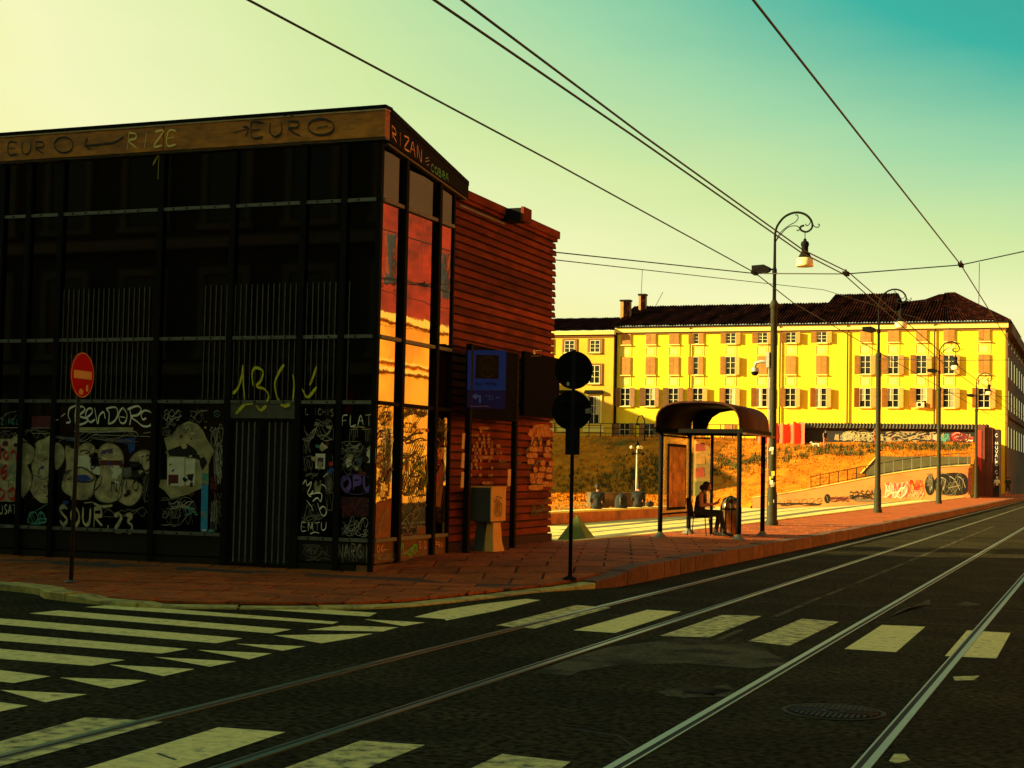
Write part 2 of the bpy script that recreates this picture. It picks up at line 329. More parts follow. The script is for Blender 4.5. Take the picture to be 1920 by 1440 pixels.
# ================================================================== ground, road, pavement
def sstep(a, b, x): t = max(0, min(1, (x - a) / (b - a))); return t * t * (3 - 2 * t)
def zpave(x, y): return .065 + .215 * sstep(21.2, 24.2, y)
def zplaza(x, y): return .12 - 1.05 * sstep(10, 24, -x) * sstep(60, 112, y)
def clip(poly, a, b, c, keep=1):              # Sutherland-Hodgman against a*x+b*y<=c
    res = []
    for i in range(len(poly)):
        p, q = poly[i], poly[(i + 1) % len(poly)]; dp = a * p[0] + b * p[1] - c; dq = a * q[0] + b * q[1] - c
        if dp <= 0: res.append(p)
        if dp * dq < 0: t = dp / (dp - dq); res.append((p[0] + (q[0] - p[0]) * t, p[1] + (q[1] - p[1]) * t))
    return res
def cell(poly, cx, cy, hx, hy, ang=0.0):
    ux, uy = math.cos(ang), math.sin(ang)
    for (a, b, h) in ((ux, uy, hx), (-uy, ux, hy)):
        c = a * cx + b * cy
        poly = clip(poly, a, b, c + h)
        if len(poly) < 3: return []
        poly = clip(poly, -a, -b, -c + h)
        if len(poly) < 3: return []
    return poly
def area(p): return .5 * sum(p[i - 1][0] * p[i][1] - p[i][0] * p[i - 1][1] for i in range(len(p)))

mb = MB(); mb.quad((-900, -300, -1.6), (900, -300, -1.6), (900, 1500, -1.6), (-900, 1500, -1.6))
struct(mb.build('ground', soil))
mb = MB()
for x0, x1, y0, y1 in ((-7.4, 40, -60, 330), (-90, -7.4, -60, 22.6)): mb.quad((x0, y0, 0), (x1, y0, 0), (x1, y1, 0), (x0, y1, 0))
road = struct(mb.build('road', asphalt))
def gpoly(px, z): return [ground(x, y, z) for x, y in px]
def sheet(name, px, m, z=.004, world=None):
    pts = world or gpoly(px, z); a = area([(p.x, p.y) for p in pts])
    if a < 0: pts = pts[::-1]
    return MB().add(pts, [tuple(range(len(pts)))]).build(name, m, road)
def c1(pts): return [(x / 3, 1040 + y / 3) for x, y in pts]
def c2(pts): return [(640 + x / 3, 1040 + y / 3) for x, y in pts]
def c3(pts): return [(1280 + x / 3, 1000 + y / 3) for x, y in pts]
# old cracked patches and joints in the asphalt
for px in (c2([(1070, 665), (1330, 570), (1500, 520), (1920, 470), (2300, 500), (2560, 620), (2300, 640), (1950, 610), (1560, 620), (1340, 655), (1290, 680)]),
           c2([(1780, 770), (1900, 745), (2200, 760), (2250, 800), (1950, 800), (1830, 795)]),
           c3([(0, 880), (250, 850), (290, 880), (170, 915), (0, 925)]), c3([(1160, 470), (1390, 370), (1395, 400), (1240, 420)]),
           c3([(1530, 395), (1600, 385), (1680, 400), (1560, 412)])):
    sheet('asphalt_patch', px, asphalt_old, .003)
sheet('paint_remnant', c3([(1520, 805), (1670, 800), (1640, 825), (1530, 828)]), paint_worn, .004)
sheet('paint_remnant', c3([(1160, 1280), (1190, 1240), (1250, 1240), (1280, 1275), (1200, 1295)]), paint_worn, .004)
mb = MB()
for y0, y1 in ((15, 17.5), (19.3, 22.7), (23, 60)): mb.quad((-3.92, y0, .004), (-3.84, y0, .004), (-3.86, y1, .004), (-3.94, y1, .004))
mb.build('road_joint', asphalt_old, road)
for (a, b) in (((-6, 18.25), (.5, 20.2)), ((-6.6, 21.1), (.6, 22.2))):     # saw cuts before and behind the crossing
    mb = MB(); mb.quad((a[0], a[1], .003), (b[0], b[1], .003), (b[0], b[1] + .05, .003), (a[0], a[1] + .05, .003)); mb.build('road_joint', asphalt_old, road)
def crack(pts, wd=.018):
    g = [ground(x, y, .0035) for x, y in pts]; mb = MB(); vs = []
    for i, p in enumerate(g): h = wd * random.uniform(.3, 1); vs += [(p.x - h * .4, p.y - h, .0035 + .0002 * i), (p.x + h * .4, p.y + h, .0035 + .0002 * i)]
    MB().add(vs, [(2 * i, 2 * i + 1, 2 * i + 3, 2 * i + 2) for i in range(len(g) - 1)] ).build('crack', groove_m, road)
for px in ([(1000, 1262), (1075, 1262), (1120, 1245), (1190, 1238), (1260, 1243), (1330, 1238)], [(1130, 1222), (1200, 1215), (1215, 1230), (1290, 1228), (1390, 1240)], [(1240, 1290), (1330, 1298), (1440, 1302), (1600, 1310)], [(640, 1384), (760, 1392), (890, 1391)], [(905, 1386), (1050, 1362), (1160, 1380), (1190, 1400)], [(1290, 1218), (1380, 1224), (1480, 1232)], [(300, 1352), (420, 1362), (530, 1366)], [(1500, 1080), (1580, 1083), (1690, 1082)], [(1700, 1120), (1790, 1123), (1850, 1140)], [(1420, 1120), (1500, 1124), (1560, 1122)], [(60, 1380), (130, 1395), (260, 1400), (330, 1425)]): crack(px)
# zebra stripes and give-way triangles
left_st = [c1([(480, 295), (640, 280), (1905, 378), (1870, 390)]), c1([(165, 330), (330, 313), (1640, 420), (1530, 443)]), c1([(-260, 336), (1365, 470), (1215, 498), (-260, 370)]),
           c1([(-300, 415), (1060, 530), (905, 556), (-300, 460)]), c1([(-300, 502), (705, 592), (515, 625), (-300, 562)]), c1([(-200, 624), (285, 684), (75, 722), (-200, 690)]),
           [(437, 1138.8), (560, 1139.5), (707, 1149), (692, 1156), (640, 1153)], [(-60, 1309), (53, 1323), (0, 1334), (-60, 1330)]]
for px in left_st: sheet('zebra_stripe', px, paint)
tri = [c1([(1110, 535), (1530, 555), (1400, 588)]), c1([(870, 575), (1330, 600), (1180, 630)]), c1([(615, 618), (1095, 643), (920, 683)]), c1([(335, 690), (825, 706), (740, 730), (620, 752)]), c1([(0, 760), (490, 785), (255, 830)]),
       c1([(1325, 500), (1720, 515), (1590, 540)]), [(513, 1191), (700, 1188), (660, 1197), (603, 1206)], [(682, 1161), (797, 1167), (757, 1174)], [(575, 1181), (640, 1173), (747, 1176), (718, 1184)]]
for px in tri: sheet('give_way_triangle', px, paint, .005)
for px, m in ((c2([(410, 350), (560, 312), (790, 277), (1040, 248), (1120, 255), (860, 318), (590, 370), (580, 362)]), paint), (c2([(870, 398), (1320, 283), (1515, 298), (1090, 415)]), paint_worn), (c2([(1305, 425), (1720, 310), (1910, 320), (1540, 440)]), paint),
              ([(1237, 1192), (1353, 1153), (1428, 1155), (1330, 1195)], paint_worn), (c3([(370, 605), (670, 480), (880, 497), (600, 632)]), paint_worn), (c3([(910, 650), (1120, 515), (1365, 525), (1200, 668)]), paint),
              (c3([(1475, 690), (1600, 545), (1845, 560), (1765, 703)]), paint), (c1([(-200, 1110), (0, 1050), (480, 915), (700, 925), (915, 942), (0, 1190), (-200, 1240)]), paint_worn),
              (c1([(200, 1290), (480, 1200), (1230, 970), (1605, 998), (1000, 1200), (800, 1270)]), paint), (c1([(1450, 1250), (1600, 1200), (2030, 1045), (2390, 1070), (2040, 1210), (1900, 1260)]), paint_worn),
              (c2([(650, 1240), (730, 1200), (905, 1120), (1290, 1165), (1180, 1240)]), paint_worn)):
    sheet('zebra_stripe', px, m)
# tram rails, flush with the asphalt
for x, flip in ((-6.22, 1), (-4.83, -1), (-2.80, 1), (-1.375, -1)):
    mb = MB(); mb.box((x - .027, -20, -.02), (x + .027, 330, .0085)); mb.box((x + flip * .070, -20, -.02), (x + flip * .085, 330, .0075))
    rl = mb.build('tram_rail', steel, road)
    mb = MB(); mb.quad((x + flip * .022, -20, .0062), (x + flip * .076, -20, .0062), (x + flip * .076, 330, .0062), (x + flip * .022, 330, .0062)) if flip > 0 else mb.quad((x - .076, -20, .0062), (x - .022, -20, .0062), (x - .022, 330, .0062), (x - .076, 330, .0062))
    mb.build('rail_groove', groove_m, rl)
# manhole cover between the rails
mh = thing('manhole_cover', 'round cast iron manhole cover set in the asphalt between the tram rails', 'manhole', (-1.93, 11.86, 0))
iron = pm('cast_iron', (.045, .040, .026), .8, .4, 12, spec=.2)
MB().lathe([(.39, .004), (.39, .007), (.355, .007), (.355, .004)], mh.location, 40).build('ring', iron, mh)
mb = MB(); mb.lathe([(.34, .003), (.34, .006), (0.001, .006)], mh.location, 40); mb.build('lid', black_metal, mh)
mb = MB()
for i in range(-7, 8):
    h = math.sqrt(max(0, .32 ** 2 - (i * .042) ** 2))
    for s in (-1, 1):
        if h > .12: mb.box((mh.location.x + i * .042 - .011, 11.86 + s * .10, .007), (mh.location.x + i * .042 + .011, 11.86 + s * h, .011))
mb.lathe([(.09, .007), (.09, .012), (.06, .012), (.06, .007)], mh.location, 24); mb.build('rib_pattern', iron, mh)

# pavement with kerb stones and slabs
kerb = [(-34, 17.9), (-20, 17.55), (-14.0, 17.04), (-12.6, 16.3), (-11.1, 15.98), (-10, 16.4), (-8.95, 17.05), (-8.35, 17.75), (-7.95, 19.37), (-7.72, 20.9), (-7.45, 21.7), (-7.15, 22.4), (-7.0, 23.3), (-6.93, 27), (-6.82, 34), (-6.68, 42), (-6.55, 60), (-6.45, 84), (-6.45, 158)]
def resamp(pl, step):
    res = [pl[0]]; acc = 0
    for a, b in zip(pl[:-1], pl[1:]):
        l = math.hypot(b[0] - a[0], b[1] - a[1]); t = step - acc
        while t <= l: res.append((a[0] + (b[0] - a[0]) * t / l, a[1] + (b[1] - a[1]) * t / l)); t += step
        acc = (acc + l) % step
    return res
kl = resamp(smooth(kerb, 8), .25)
def off(i, d):
    a = kl[max(i - 1, 0)]; b = kl[min(i + 1, len(kl) - 1)]; dx, dy = b[0] - a[0], b[1] - a[1]; l = math.hypot(dx, dy); return (kl[i][0] - dy / l * d, kl[i][1] + dx / l * d)
inner = [off(i, .31) for i in range(len(kl))]
pav = [p for p in inner[::4]] + [inner[-1], (-10.0, 158), (-10.0, 40), (-10.5, 31), (-10.98, 30.6), (-10.98, 22.3), (-34, 22.3)]
mb = MB(); gx = 1.0
for ix in range(-35, -5):
    for iy in range(14, 160, 2):
        pg = cell(pav, ix + .5, iy + 1, .5, 1.0)
        if len(pg) >= 3 and abs(area(pg)) > 1e-4:
            if area(pg) < 0: pg = pg[::-1]
            mb.add([(x, y, zpave(x, y) - .02) for x, y in pg], [tuple(range(len(pg)))], 1 if iy > 46 else 0)
pavement = struct(mb.build('pavement', [base_m, slab_m]))
nslab = 0; ang = R(17)
for ia in range(-40, 40):
    for ib in range(-10, 60):
        sw, sl = .92, .62
        ca, sa = math.cos(ang), math.sin(ang); a0 = (ia + (.5 if ib % 2 else 0)) * sw; b0 = ib * sl
        cx, cy = a0 * ca - b0 * sa - 10, a0 * sa + b0 * ca + 16
        if cy > 47 or cy < 15 or cx < -20.5 or cx > -6: continue
        pg = cell(pav, cx, cy, sw / 2 - .019, sl / 2 - .019, ang)
        if len(pg) < 3 or abs(area(pg)) < .02: continue
        if area(pg) < 0: pg = pg[::-1]
        n = len(pg); dz = random.uniform(-.003, .004); tl = random.uniform(-.004, .004)
        top = [(x, y, zpave(x, y) + dz + tl * (x - cx)) for x, y in pg]; bot = [(x, y, zpave(x, y) - .03) for x, y in pg]
        MB().add(top + bot, [tuple(range(n))] + [(i, i + n, (i + 1) % n + n, (i + 1) % n) for i in range(n)]).build('paving_slab', slab_m, pavement); nslab += 1
i = 0; nk = 0
while i < len(kl) - 2:
    st = random.choice((4, 4, 5)) if kl[i][1] < 60 else 12
    j = min(i + st, len(kl) - 1)
    tall = kl[i][1] > 22.0 and kl[i][0] > -9
    if kl[i][0] > -21:
        mb = MB(); idx = list(range(i, j + 1)); o = []; q = []; jz = random.uniform(-.014, .008)
        for k in idx:
            p = kl[k]; w2 = off(k, .295); z = zpave(*p) - (.03 if (not tall and kl[k][0] > -11) else 0) + (.03 if kl[k][0] < -12 else 0) + jz
            o.append((p[0], p[1], z)); q.append((w2[0], w2[1], z + .002))
        g0, g1 = Vector(o[-1]) - Vector(o[-2]), 0
        o[-1] = tuple(Vector(o[-1]) - g0.normalized() * .03); q[-1] = tuple(Vector(q[-1]) - g0.normalized() * .03)
        n = len(idx); vs = o + q + [(x, y, -.06) for x, y, z in o]
        bv = [(x, y, z - .012) for x, y, z in o]; ins = []
        for k in range(n): d = (Vector(q[k]) - Vector(o[k])).normalized() * .012; ins.append(tuple(Vector(o[k]) + d))
        vs = ins + q + bv + [(x, y, -.06) for x, y, z in o] + [(x, y, -.06) for x, y, z in q]; fs = []
        for k in range(n - 1):
            fs += [(k, k + 1, n + k + 1, n + k), (2 * n + k, 2 * n + k + 1, k + 1, k), (3 * n + k, 3 * n + k + 1, 2 * n + k + 1, 2 * n + k)]
        fs += [(0, n, 4 * n, 3 * n, 2 * n), (n - 1, 3 * n - 1, 4 * n - 1, 5 * n - 1, 2 * n - 1)]
        mb.add(vs, fs).build('kerb_stone', kerb_red if tall else kerb_m, pavement); nk += 1
    i = j
for y0, y1, x0, x1 in ((31.3, 40, -10.5, -10.0),) : pass
mb = MB()
be = [(-10.98, 30.7), (-10.5, 31.2), (-10.02, 40), (-10.02, 158)]
for (a, b) in zip(be[:-1], be[1:]): mb.prism([(a[0], a[1], -.9), (b[0], b[1], -.9), (b[0], b[1], .292), (a[0], a[1], .292)], (-.16, 0, 0))
mb.build('back_edging', pale_stone, pavement)

# pale path beside the platform, dry lawn beyond it, embankment behind
RW0, RW1 = Vector((-25.5, 117.6)), Vector((-9.6, 121))       # foot of the ramp wall
def grid(name, fx0, fx1, y0, y1, nx, ny, zf, m, lim=None):
    vs = []; fs = []
    for j in range(ny + 1):
        y = y0 + (y1 - y0) * j / ny
        for k in range(nx + 1):
            x = fx0(y) + (fx1(y) - fx0(y)) * k / nx; vs.append((x, y, zf(x, y)))
    for j in range(ny):
        for k in range(nx): a = j * (nx + 1) + k; fs.append((a, a + 1, a + nx + 2, a + nx + 1))
    return struct(MB().add(vs, fs, 0, True).build(name, m))
pathl = lambda y: -15.3 if y < 58 else -15.3 - (y - 58) * .22
path = grid('path', pathl, lambda y: -10.1, 22.4, 160, 10, 70, zplaza, pale_stone)
for xa, wd, y0, y1 in ((-10.9, .14, 31, 150), (-11.9, .42, 33, 150), (-12.9, .10, 36, 120), (-13.9, .35, 40, 120)):
    vs = []; n = 40
    for i in range(n + 1):
        y = y0 + (y1 - y0) * i / n; k = 1 + max(0, y - 58) * .018; x = -10.1 + (xa + 10.1) * k
        vs += [(x - wd / 2 * k, y, zplaza(x, y) + .006), (x + wd / 2 * k, y, zplaza(x, y) + .006)]
    MB().add(vs, [(2 * i, 2 * i + 1, 2 * i + 3, 2 * i + 2) for i in range(n)]).build('paving_band', band_m, path)
hn = lambda x, y: .16 * math.sin(x * .7 + 2 * math.sin(y * .23)) * math.sin(y * .31 + x * .13) + .07 * math.sin(x * 2.1 + y * 1.3)
lawn = grid('lawn', lambda y: -110, lambda y: pathl(y), 31, 150, 90, 90, lambda x, y: zplaza(x, y) + .10 * sstep(0, 4, pathl(y) - x) + .5 * hn(x, y) * sstep(1, 8, pathl(y) - x), drygrass)
def rwy(x): return RW0.y + (RW1.y - RW0.y) * (x - RW0.x) / (RW1.x - RW0.x)
def rwz(x): return -.25 + 3.0 * sstep(-27, -8, x) ** .8 if x > -26 else -.25
def embz(x, y):
    y0 = rwy(x) - .2 if x > -25.5 else 117.4 + min(12, (-25.5 - x) * .55); z0 = rwz(x) - .12 if x > -25.5 else -1.3
    t = (y - y0) / (146 - y0); t = max(0, min(1, t))
    prof = t ** .85 if x > -34 else t * t * (3 - 2 * t)
    if x > -19.2:
        k = sstep(-19.2, -16.5, x); b = sstep(125.2, 126.6, y)
        ramp_z = z0 * (1 - b) + b * (3.15 + 2.0 * max(0, min(1, (y - 126) / 20)))
        return ramp_z * k + (1 - k) * (z0 + (5.15 - z0) * prof)
    return z0 + (5.15 - z0) * prof + (hn(x, y) * 1.3 * math.sin(math.pi * t) if t < 1 else 0)
vs = []; fs = []; nx, ny = 130, 46
for j in range(ny + 1):
    for k in range(nx + 1):
        x = -110 + (110 - 9.75) * k / nx; y0 = rwy(x) + .05 if x > -25.5 else 117.5 + min(12, (-25.5 - x) * .55); y = y0 + (175 - y0) * j / ny; vs.append((x, y, embz(x, y)))
for j in range(ny):
    for k in range(nx): a = j * (nx + 1) + k; fs.append((a, a + 1, a + nx + 2, a + nx + 1))
emb = struct(MB().add(vs, fs, 0, True).build('embankment', soil))
# grass tufts: too many to count
def tufts(name, n, fn, m, h0, h1):
    vs = []; fs = []
    for _ in range(n):
        p = fn()
        if p is None: continue
        x, y, z = p
        for q in range(5):
            a = random.uniform(0, 6.28); h = random.uniform(h0, h1); l = h * random.uniform(.2, .9); wd = random.uniform(.02, .05); bx, by = x + random.uniform(-.15, .15), y + random.uniform(-.15, .15); b = len(vs)
            vs += [(bx - wd * math.sin(a), by + wd * math.cos(a), z - .03), (bx + wd * math.sin(a), by - wd * math.cos(a), z - .03), (bx + l * math.cos(a), by + l * math.sin(a), z + h)]; fs.append((b, b + 1, b + 2))
    o = MB().add(vs, fs).build(name, m); o['kind'] = 'stuff'; return o
def p_emb():
    x = random.uniform(-60, -10.5)
    if x > -19.4 and random.random() < .9:
        y = random.uniform(127, 146); return (x, y, embz(x, y))
    y0 = rwy(x) + .3 if x > -25.5 else 117.7 + min(12, (-25.5 - x) * .55); y = random.uniform(y0, 146); return (x, y, embz(x, y))
def p_lawn():
    y = random.uniform(46, 128); x = pathl(y) - abs(random.gauss(0, 14)) - .3; z = zplaza(x, y) + .08
    return (x, y, max(z, -.2)) if x > -60 else None
straw = pm('straw', (.70, .215, .008), .95, .4, .8, (.40, .14, .010), .4, .65, .3, spec=.1); weed = pm('green_weed', (.07, .085, .015), .9, .4, 1.5, (.04, .04, .01), .4, .65, .5, spec=.2)
tag(tufts('dry_grass', 4200, p_emb, straw, .07, .22), 'dry straw-coloured grass covering the embankment slope', 'grass')
tag(tufts('lawn_grass', 4000, p_lawn, straw, .04, .13), 'parched orange grass on the flat lawn below the embankment', 'grass')
def p_weed():
    k = random.random()
    if k < .45: x = random.uniform(-60, -30); y = 119.5 + min(12, (-25.5 - x) * .55) * .9 + random.gauss(0, 1.2)           # green strip at the foot
    elif k < .8: x = random.gauss(-37, 6); y = random.gauss(134, 2.5)
    else: x = random.uniform(-30, -11); y = random.uniform(134, 141)
    return (x, y, embz(x, y)) if -62 < x < -10.5 and y > (rwy(x) if x > -25.5 else 110) else None
tag(tufts('green_weeds', 3000, p_weed, weed, .15, .5), 'dark green weeds in patches on the embankment', 'weeds')

# ================================================================== pavilion on the corner
XS, YF = -10.867, 22.035
FP = Plane((XS, YF, 0), (0, -1, 0)); SP = Plane((XS, YF, 0), (1, 0, 0))
PV = thing('pavilion', 'dark glass corner pavilion with terracotta boarded side wall, covered in graffiti', 'building', (XS, YF, .05))
XL = -24.0
mb = MB(); mb.box((XL, YF + .09, -.1), (XS - .09, 25.0, 6.75)); mb.build('inner_core', panel_m, PV)
ZR = (.215, .60, 2.80, 3.86, 6.07, 7.02)
MX = [XL, -22.4, -21.0, -19.6, -18.33, -17.75, -17.06, -15.0, -13.58, -12.25, -11.5, XS]
def unit_box(name, sx, sy, sz, m): return MB().box((-sx / 2, -sy / 2, -sz / 2), (sx / 2, sy / 2, sz / 2)).mesh(name, m)
for a, b in zip(MX[:-1], MX[1:]):
    for r in range(5):
        z0, z1 = ZR[r] + .02, ZR[r + 1] - .02; gate = abs(a + 13.58) < .01
        if gate and r < 2: continue
        mb = MB(); mb.box((a + .04, YF, z0), (b - .04, YF + .03, z1)); mb.build('plinth_panel' if r == 0 else 'pane', panel_m if r == 0 else glass, PV)
for x in MX:
    mb = MB(); z0 = .06
    if x == XS: mb.box((x - .07, YF - .03, z0), (x + .012, YF + .06, 7.02))
    else: mb.box((x - .05, YF - .066, z0), (x + .05, YF - .052, 7.02)); mb.box((x - .015, YF - .052, z0), (x + .015, YF + .02, 7.02)); mb.box((x - .05, YF + .005, z0), (x + .05, YF + .04, 7.02))
    mb.build('mullion', black_metal, PV)
for a, b in zip(MX[:-1], MX[1:]):
    for r in (1, 2, 3, 4):
        if r == 1 and abs(a + 13.58) < .01: continue
        mb = MB(); z = ZR[r]; mb.box((a + .052, YF - .045, z - .028), (b - .075, YF + .004, z + .028))
        o = mb.build('transom', grey_metal, PV); mb = MB(); k = a + .25
        while k < b - .2: mb.box((k - .014, YF - .052, z - .016), (k + .014, YF - .0455, z + .016)); k += .27
        if mb.v: mb.build('bolt', black_metal, o)
rod_m = pm('rod_metal', (.085, .08, .055), .6, .4, 9)
rodA = unit_box('rod', .014, .014, .97, rod_m); rodB = unit_box('rod', .014, .014, .86, rod_m)
for x0, x1 in ((-16.95, -15.1), (-14.08, -13.62), (-13.5, -12.3), (-12.15, -11.6), (-11.38, -11.37)):
    x = x0
    while x <= x1 + 1e-6:
        link('rod', rodA, PV, (x, YF - .022, 3.33)); link('rod', rodB, PV, (x, YF - .022, 4.32)); x += .104
# gate with its lintel
mb = MB(); mb.box((-13.53, YF - .03, 2.53), (-12.30, YF + .03, 2.765)); mb.build('lintel_panel', pm('lintel_metal', (.085, .082, .05), .6, .3, 8), PV)
mb = MB(); mb.box((-13.53, YF + .04, .1), (-12.3, YF + .06, 2.52)); mb.build('door_recess', panel_m, PV)
gb = unit_box('bar', .016, .016, 2.30, grey_metal)
for a, b in ((-13.52, -12.925), (-12.905, -12.31)):
    mb = MB()
    for p, q in (((a, .12), (a + .03, 2.51)), ((b - .03, .12), (b, 2.51)), ((a + .03, 2.48), (b - .03, 2.51)), ((a + .03, .12), (b - .03, .16))): mb.box((p[0], YF - .05, p[1]), (q[0], YF - .015, q[1]))
    lf = mb.build('gate_leaf', black_metal, PV)
    for k in range(1, 5): link('bar', gb, lf, (a + .015 + (b - a - .03) * k / 5, YF - .032, 1.32))
# side glazing
for a, b in ((YF + .02, 22.84), (22.93, 24.21), (24.31, 24.93)):
    for r in range(5):
        mb = MB(); mb.box((XS - .03, a, ZR[r] + .02), (XS, b, min(ZR[r + 1] - .02, 6.66 + (25.0 - b) * .1))); mb.build('plinth_panel' if r == 0 else 'pane', stone_pl if r == 0 else glass2, PV)
    for r in (1, 2, 3, 4):
        mb = MB(); mb.box((XS - .004, a + .003, ZR[r] - .03), (XS + .05, b - .003, ZR[r] + .03)); mb.build('transom', grey_metal if r != 2 else black_metal, PV)
for y in (22.885, 24.26): 
    mb = MB(); mb.box((XS + .06, y - .05, .22), (XS + .075, y + .05, 6.9)); mb.box((XS + .01, y - .015, .22), (XS + .06, y + .015, 6.9)); mb.box((XS - .02, y - .045, .22), (XS + .01, y + .045, 6.9)); mb.build('mullion', black_metal, PV)
mb = MB(); mb.box((XS - .05, 24.94, .1), (XS + .03, 25.0, 6.66)); mb.build('mullion', black_metal, PV)
mb = MB(); mb.box((XS - .3, YF + .03, -.05), (XS + .015, 25.02, .20)); mb.build('plinth', stone_pl, PV)
mb = MB(); mb.box((XL, YF - .02, -.05), (XS - .31, YF + .08, .205)); mb.build('plinth', panel_m, PV)
# fascia and roof
FA = Plane((XS, YF - .135, 0), (0, -1, 0)); SF = Plane((XS + .11, YF, 0), (1, 0, 0))
for a, b in ((XL, -21.9), (-21.88, -18.42), (-18.40, -14.95), (-14.93, XS + .10)):
    mb = MB(); mb.box((a, YF - .135, 7.06), (b, YF + .05, 7.485)); mb.build('fascia_panel', brass, PV)
mb = MB(); mb.box((XL, YF - .15, 7.487), (XS + .11, YF + .05, 7.512)); mb.build('fascia_lip', brass_lip, PV)
mb = MB(); mb.box((XL, YF - .16, 7.515), (XS + .12, YF + .1, 7.57)); mb.build('cap', black_metal, PV)
mb = MB(); mb.box((XL, YF - .10, 7.025), (XS + .10, YF + .05, 7.058)); mb.build('soffit_rail', grey_metal, PV)
y0, y1 = YF - .10, 25.36
mb = MB(); mb.prism([(XS - .02, y0 + .16, 7.0), (XS - .02, y1, 6.66), (XS - .02, y1, 6.93), (XS - .02, y0 + .16, 7.51)], (.13, 0, 0)); mb.build('side_fascia', black_metal, PV)
mb = MB(); mb.prism([(XS - .02, y0 + .17, 6.96), (XS - .02, y1, 6.62), (XS - .02, y1, 6.655), (XS - .02, y0 + .17, 6.995)], (.10, 0, 0)); mb.build('soffit_rail', grey_metal, PV)
mb = MB(); mb.prism([(XL, y0 + .15, 7.46), (XL, y1, 6.88), (XL, y1, 6.96), (XL, y0 + .15, 7.56)], (XS + .12 - XL, 0, 0)); mb.build('roof', black_metal, PV)
# terracotta boarded wall behind the glazing
bw = MB().box((-13.2, 25.02, -.05), (XS - .12, 30.58, 6.72)).build('boarded_wall', brick_back, PV)
nb = 42; z0, z1 = .46, 6.62; hb = (z1 - z0) / nb
bm1 = MB().prism([(0, 0, 0), (.050, 0, .004), (.050, 0, .020), (.030, 0, hb - .030), (0, 0, hb - .026)], (0, 5.62, 0)).mesh('board', brick_m)
bm2 = MB().prism([(0, 0, 0), (.052, 0, .003), (.052, 0, .022), (.034, 0, hb - .034), (0, 0, hb - .030)], (0, 5.65, 0)).mesh('board', brick_m)
for i in range(nb): link('board', (bm1, bm2)[i % 3 == 1], bw, (XS - .118, 25.02, z0 + i * hb))
mb = MB(); mb.box((-13.25, 25.37, 6.63), (XS - .06, 30.70, 6.70)); mb.box((-13.25, 25.37, 6.705), (XS - .02, 30.74, 6.86)); mb.build('coping', brick_m, PV)
mb = MB(); mb.box((XS - .065, 25.38, 6.52), (XS - .055, 27.6, 6.56)); mb.build('drip_edge', grey_metal, PV)
mb = MB(); mb.box((XS - .12, 25.03, .12), (XS - .03, 30.60, .44)); mb.build('plinth', base_m, PV)
mb = MB(); mb.box((XS - .15, 27.55, 6.60), (XS + .30, 27.95, 6.84)); fb = mb.build('floodlight_box', black_metal, PV); MB().box((XS + .302, 27.53, 6.58), (XS + .36, 27.97, 6.86)).build('lens', brick_m, fb)

# ---- writing and graffiti on the front
def k3(p): return [(x / 6.26, 780 + y / 6.26) for x, y in p]
def k4(p): return [(290 + x / 5.333, 740 + y / 5.333) for x, y in p]
def k5(p): return [(555 + x / 4.363, 750 + y / 4.363) for x, y in p]
def f1(p): return [(x / 4, 200 + y / 4) for x, y in p]
def f2(p): return [(400 + x / 4, 180 + y / 4) for x, y in p]
def f3(p): return [(x / 4, 520 + y / 4) for x, y in p]
def f4(p): return [(400 + x / 4, 560 + y / 4) for x, y in p]
def ell(cx, cy, rx, ry, n=14, a0=0, a1=2 * math.pi): return [(cx + rx * math.cos(a0 + (a1 - a0) * i / n), cy + ry * math.sin(a0 + (a1 - a0) * i / n)) for i in range(n + 1)]
def T(f, ss): return [f(s) for s in ss]
def wr(f, *a, **k): return T(f, letters(*a, **k))
B = 'graffiti'
spray(B, FA, wr(f1, 'EUR', 60, 362, 360, 356, 95, jit=.03) + T(f1, [ell(480, 288, 70, 58), [(488, 300), (494, 306)]]), .035, g_black, PV)
spray('graffiti_arrow', FA, T(f1, [[(935, 225), (860, 268), (740, 285), (632, 294)], [(658, 232), (640, 292), (685, 322)]]), .035, g_black, PV)
spray(B, FA, wr(f1, 'RIZE', 950, 318, 1345, 292, 118, jit=.04, slant=.1), .036, pm('marker_gold', (.98, .66, .16), .5, .1), PV)
spray('graffiti_arrow', FA, T(f2, [[(150, 277), (262, 246)], [(225, 232), (266, 242), (246, 308)]]), .037, g_black, PV)
spray(B, FA, wr(f2, 'EUR', 280, 315, 690, 303, 115, jit=.03) + T(f2, [ell(812, 234, 98, 60), [(782, 242), (866, 226)], [(530, 150), (555, 148)], [(580, 150), (605, 148)]]), .037, g_black, PV)
spray(B, FP, T(f1, [[(1188, 545), (1196, 368)], [(1150, 442), (1196, 366), (1226, 440)]]), .03, g_yel, PV)
spray(B, SF, wr(f2, 'RIZAN', 1335, 318, 1572, 500, 100, jit=.05), .03, g_orange, PV, o=.004)
spray(B, SF, T(f2, [[(1590, 470), (1612, 462)], [(1588, 492), (1618, 484)], [(1600, 520), (1616, 512)]]), .03, g_beige, PV, o=.004)
spray(B, SF, wr(f2, 'COBRA', 1632, 560, 1768, 648, 55, jit=.04), .028, g_green, PV, o=.004)
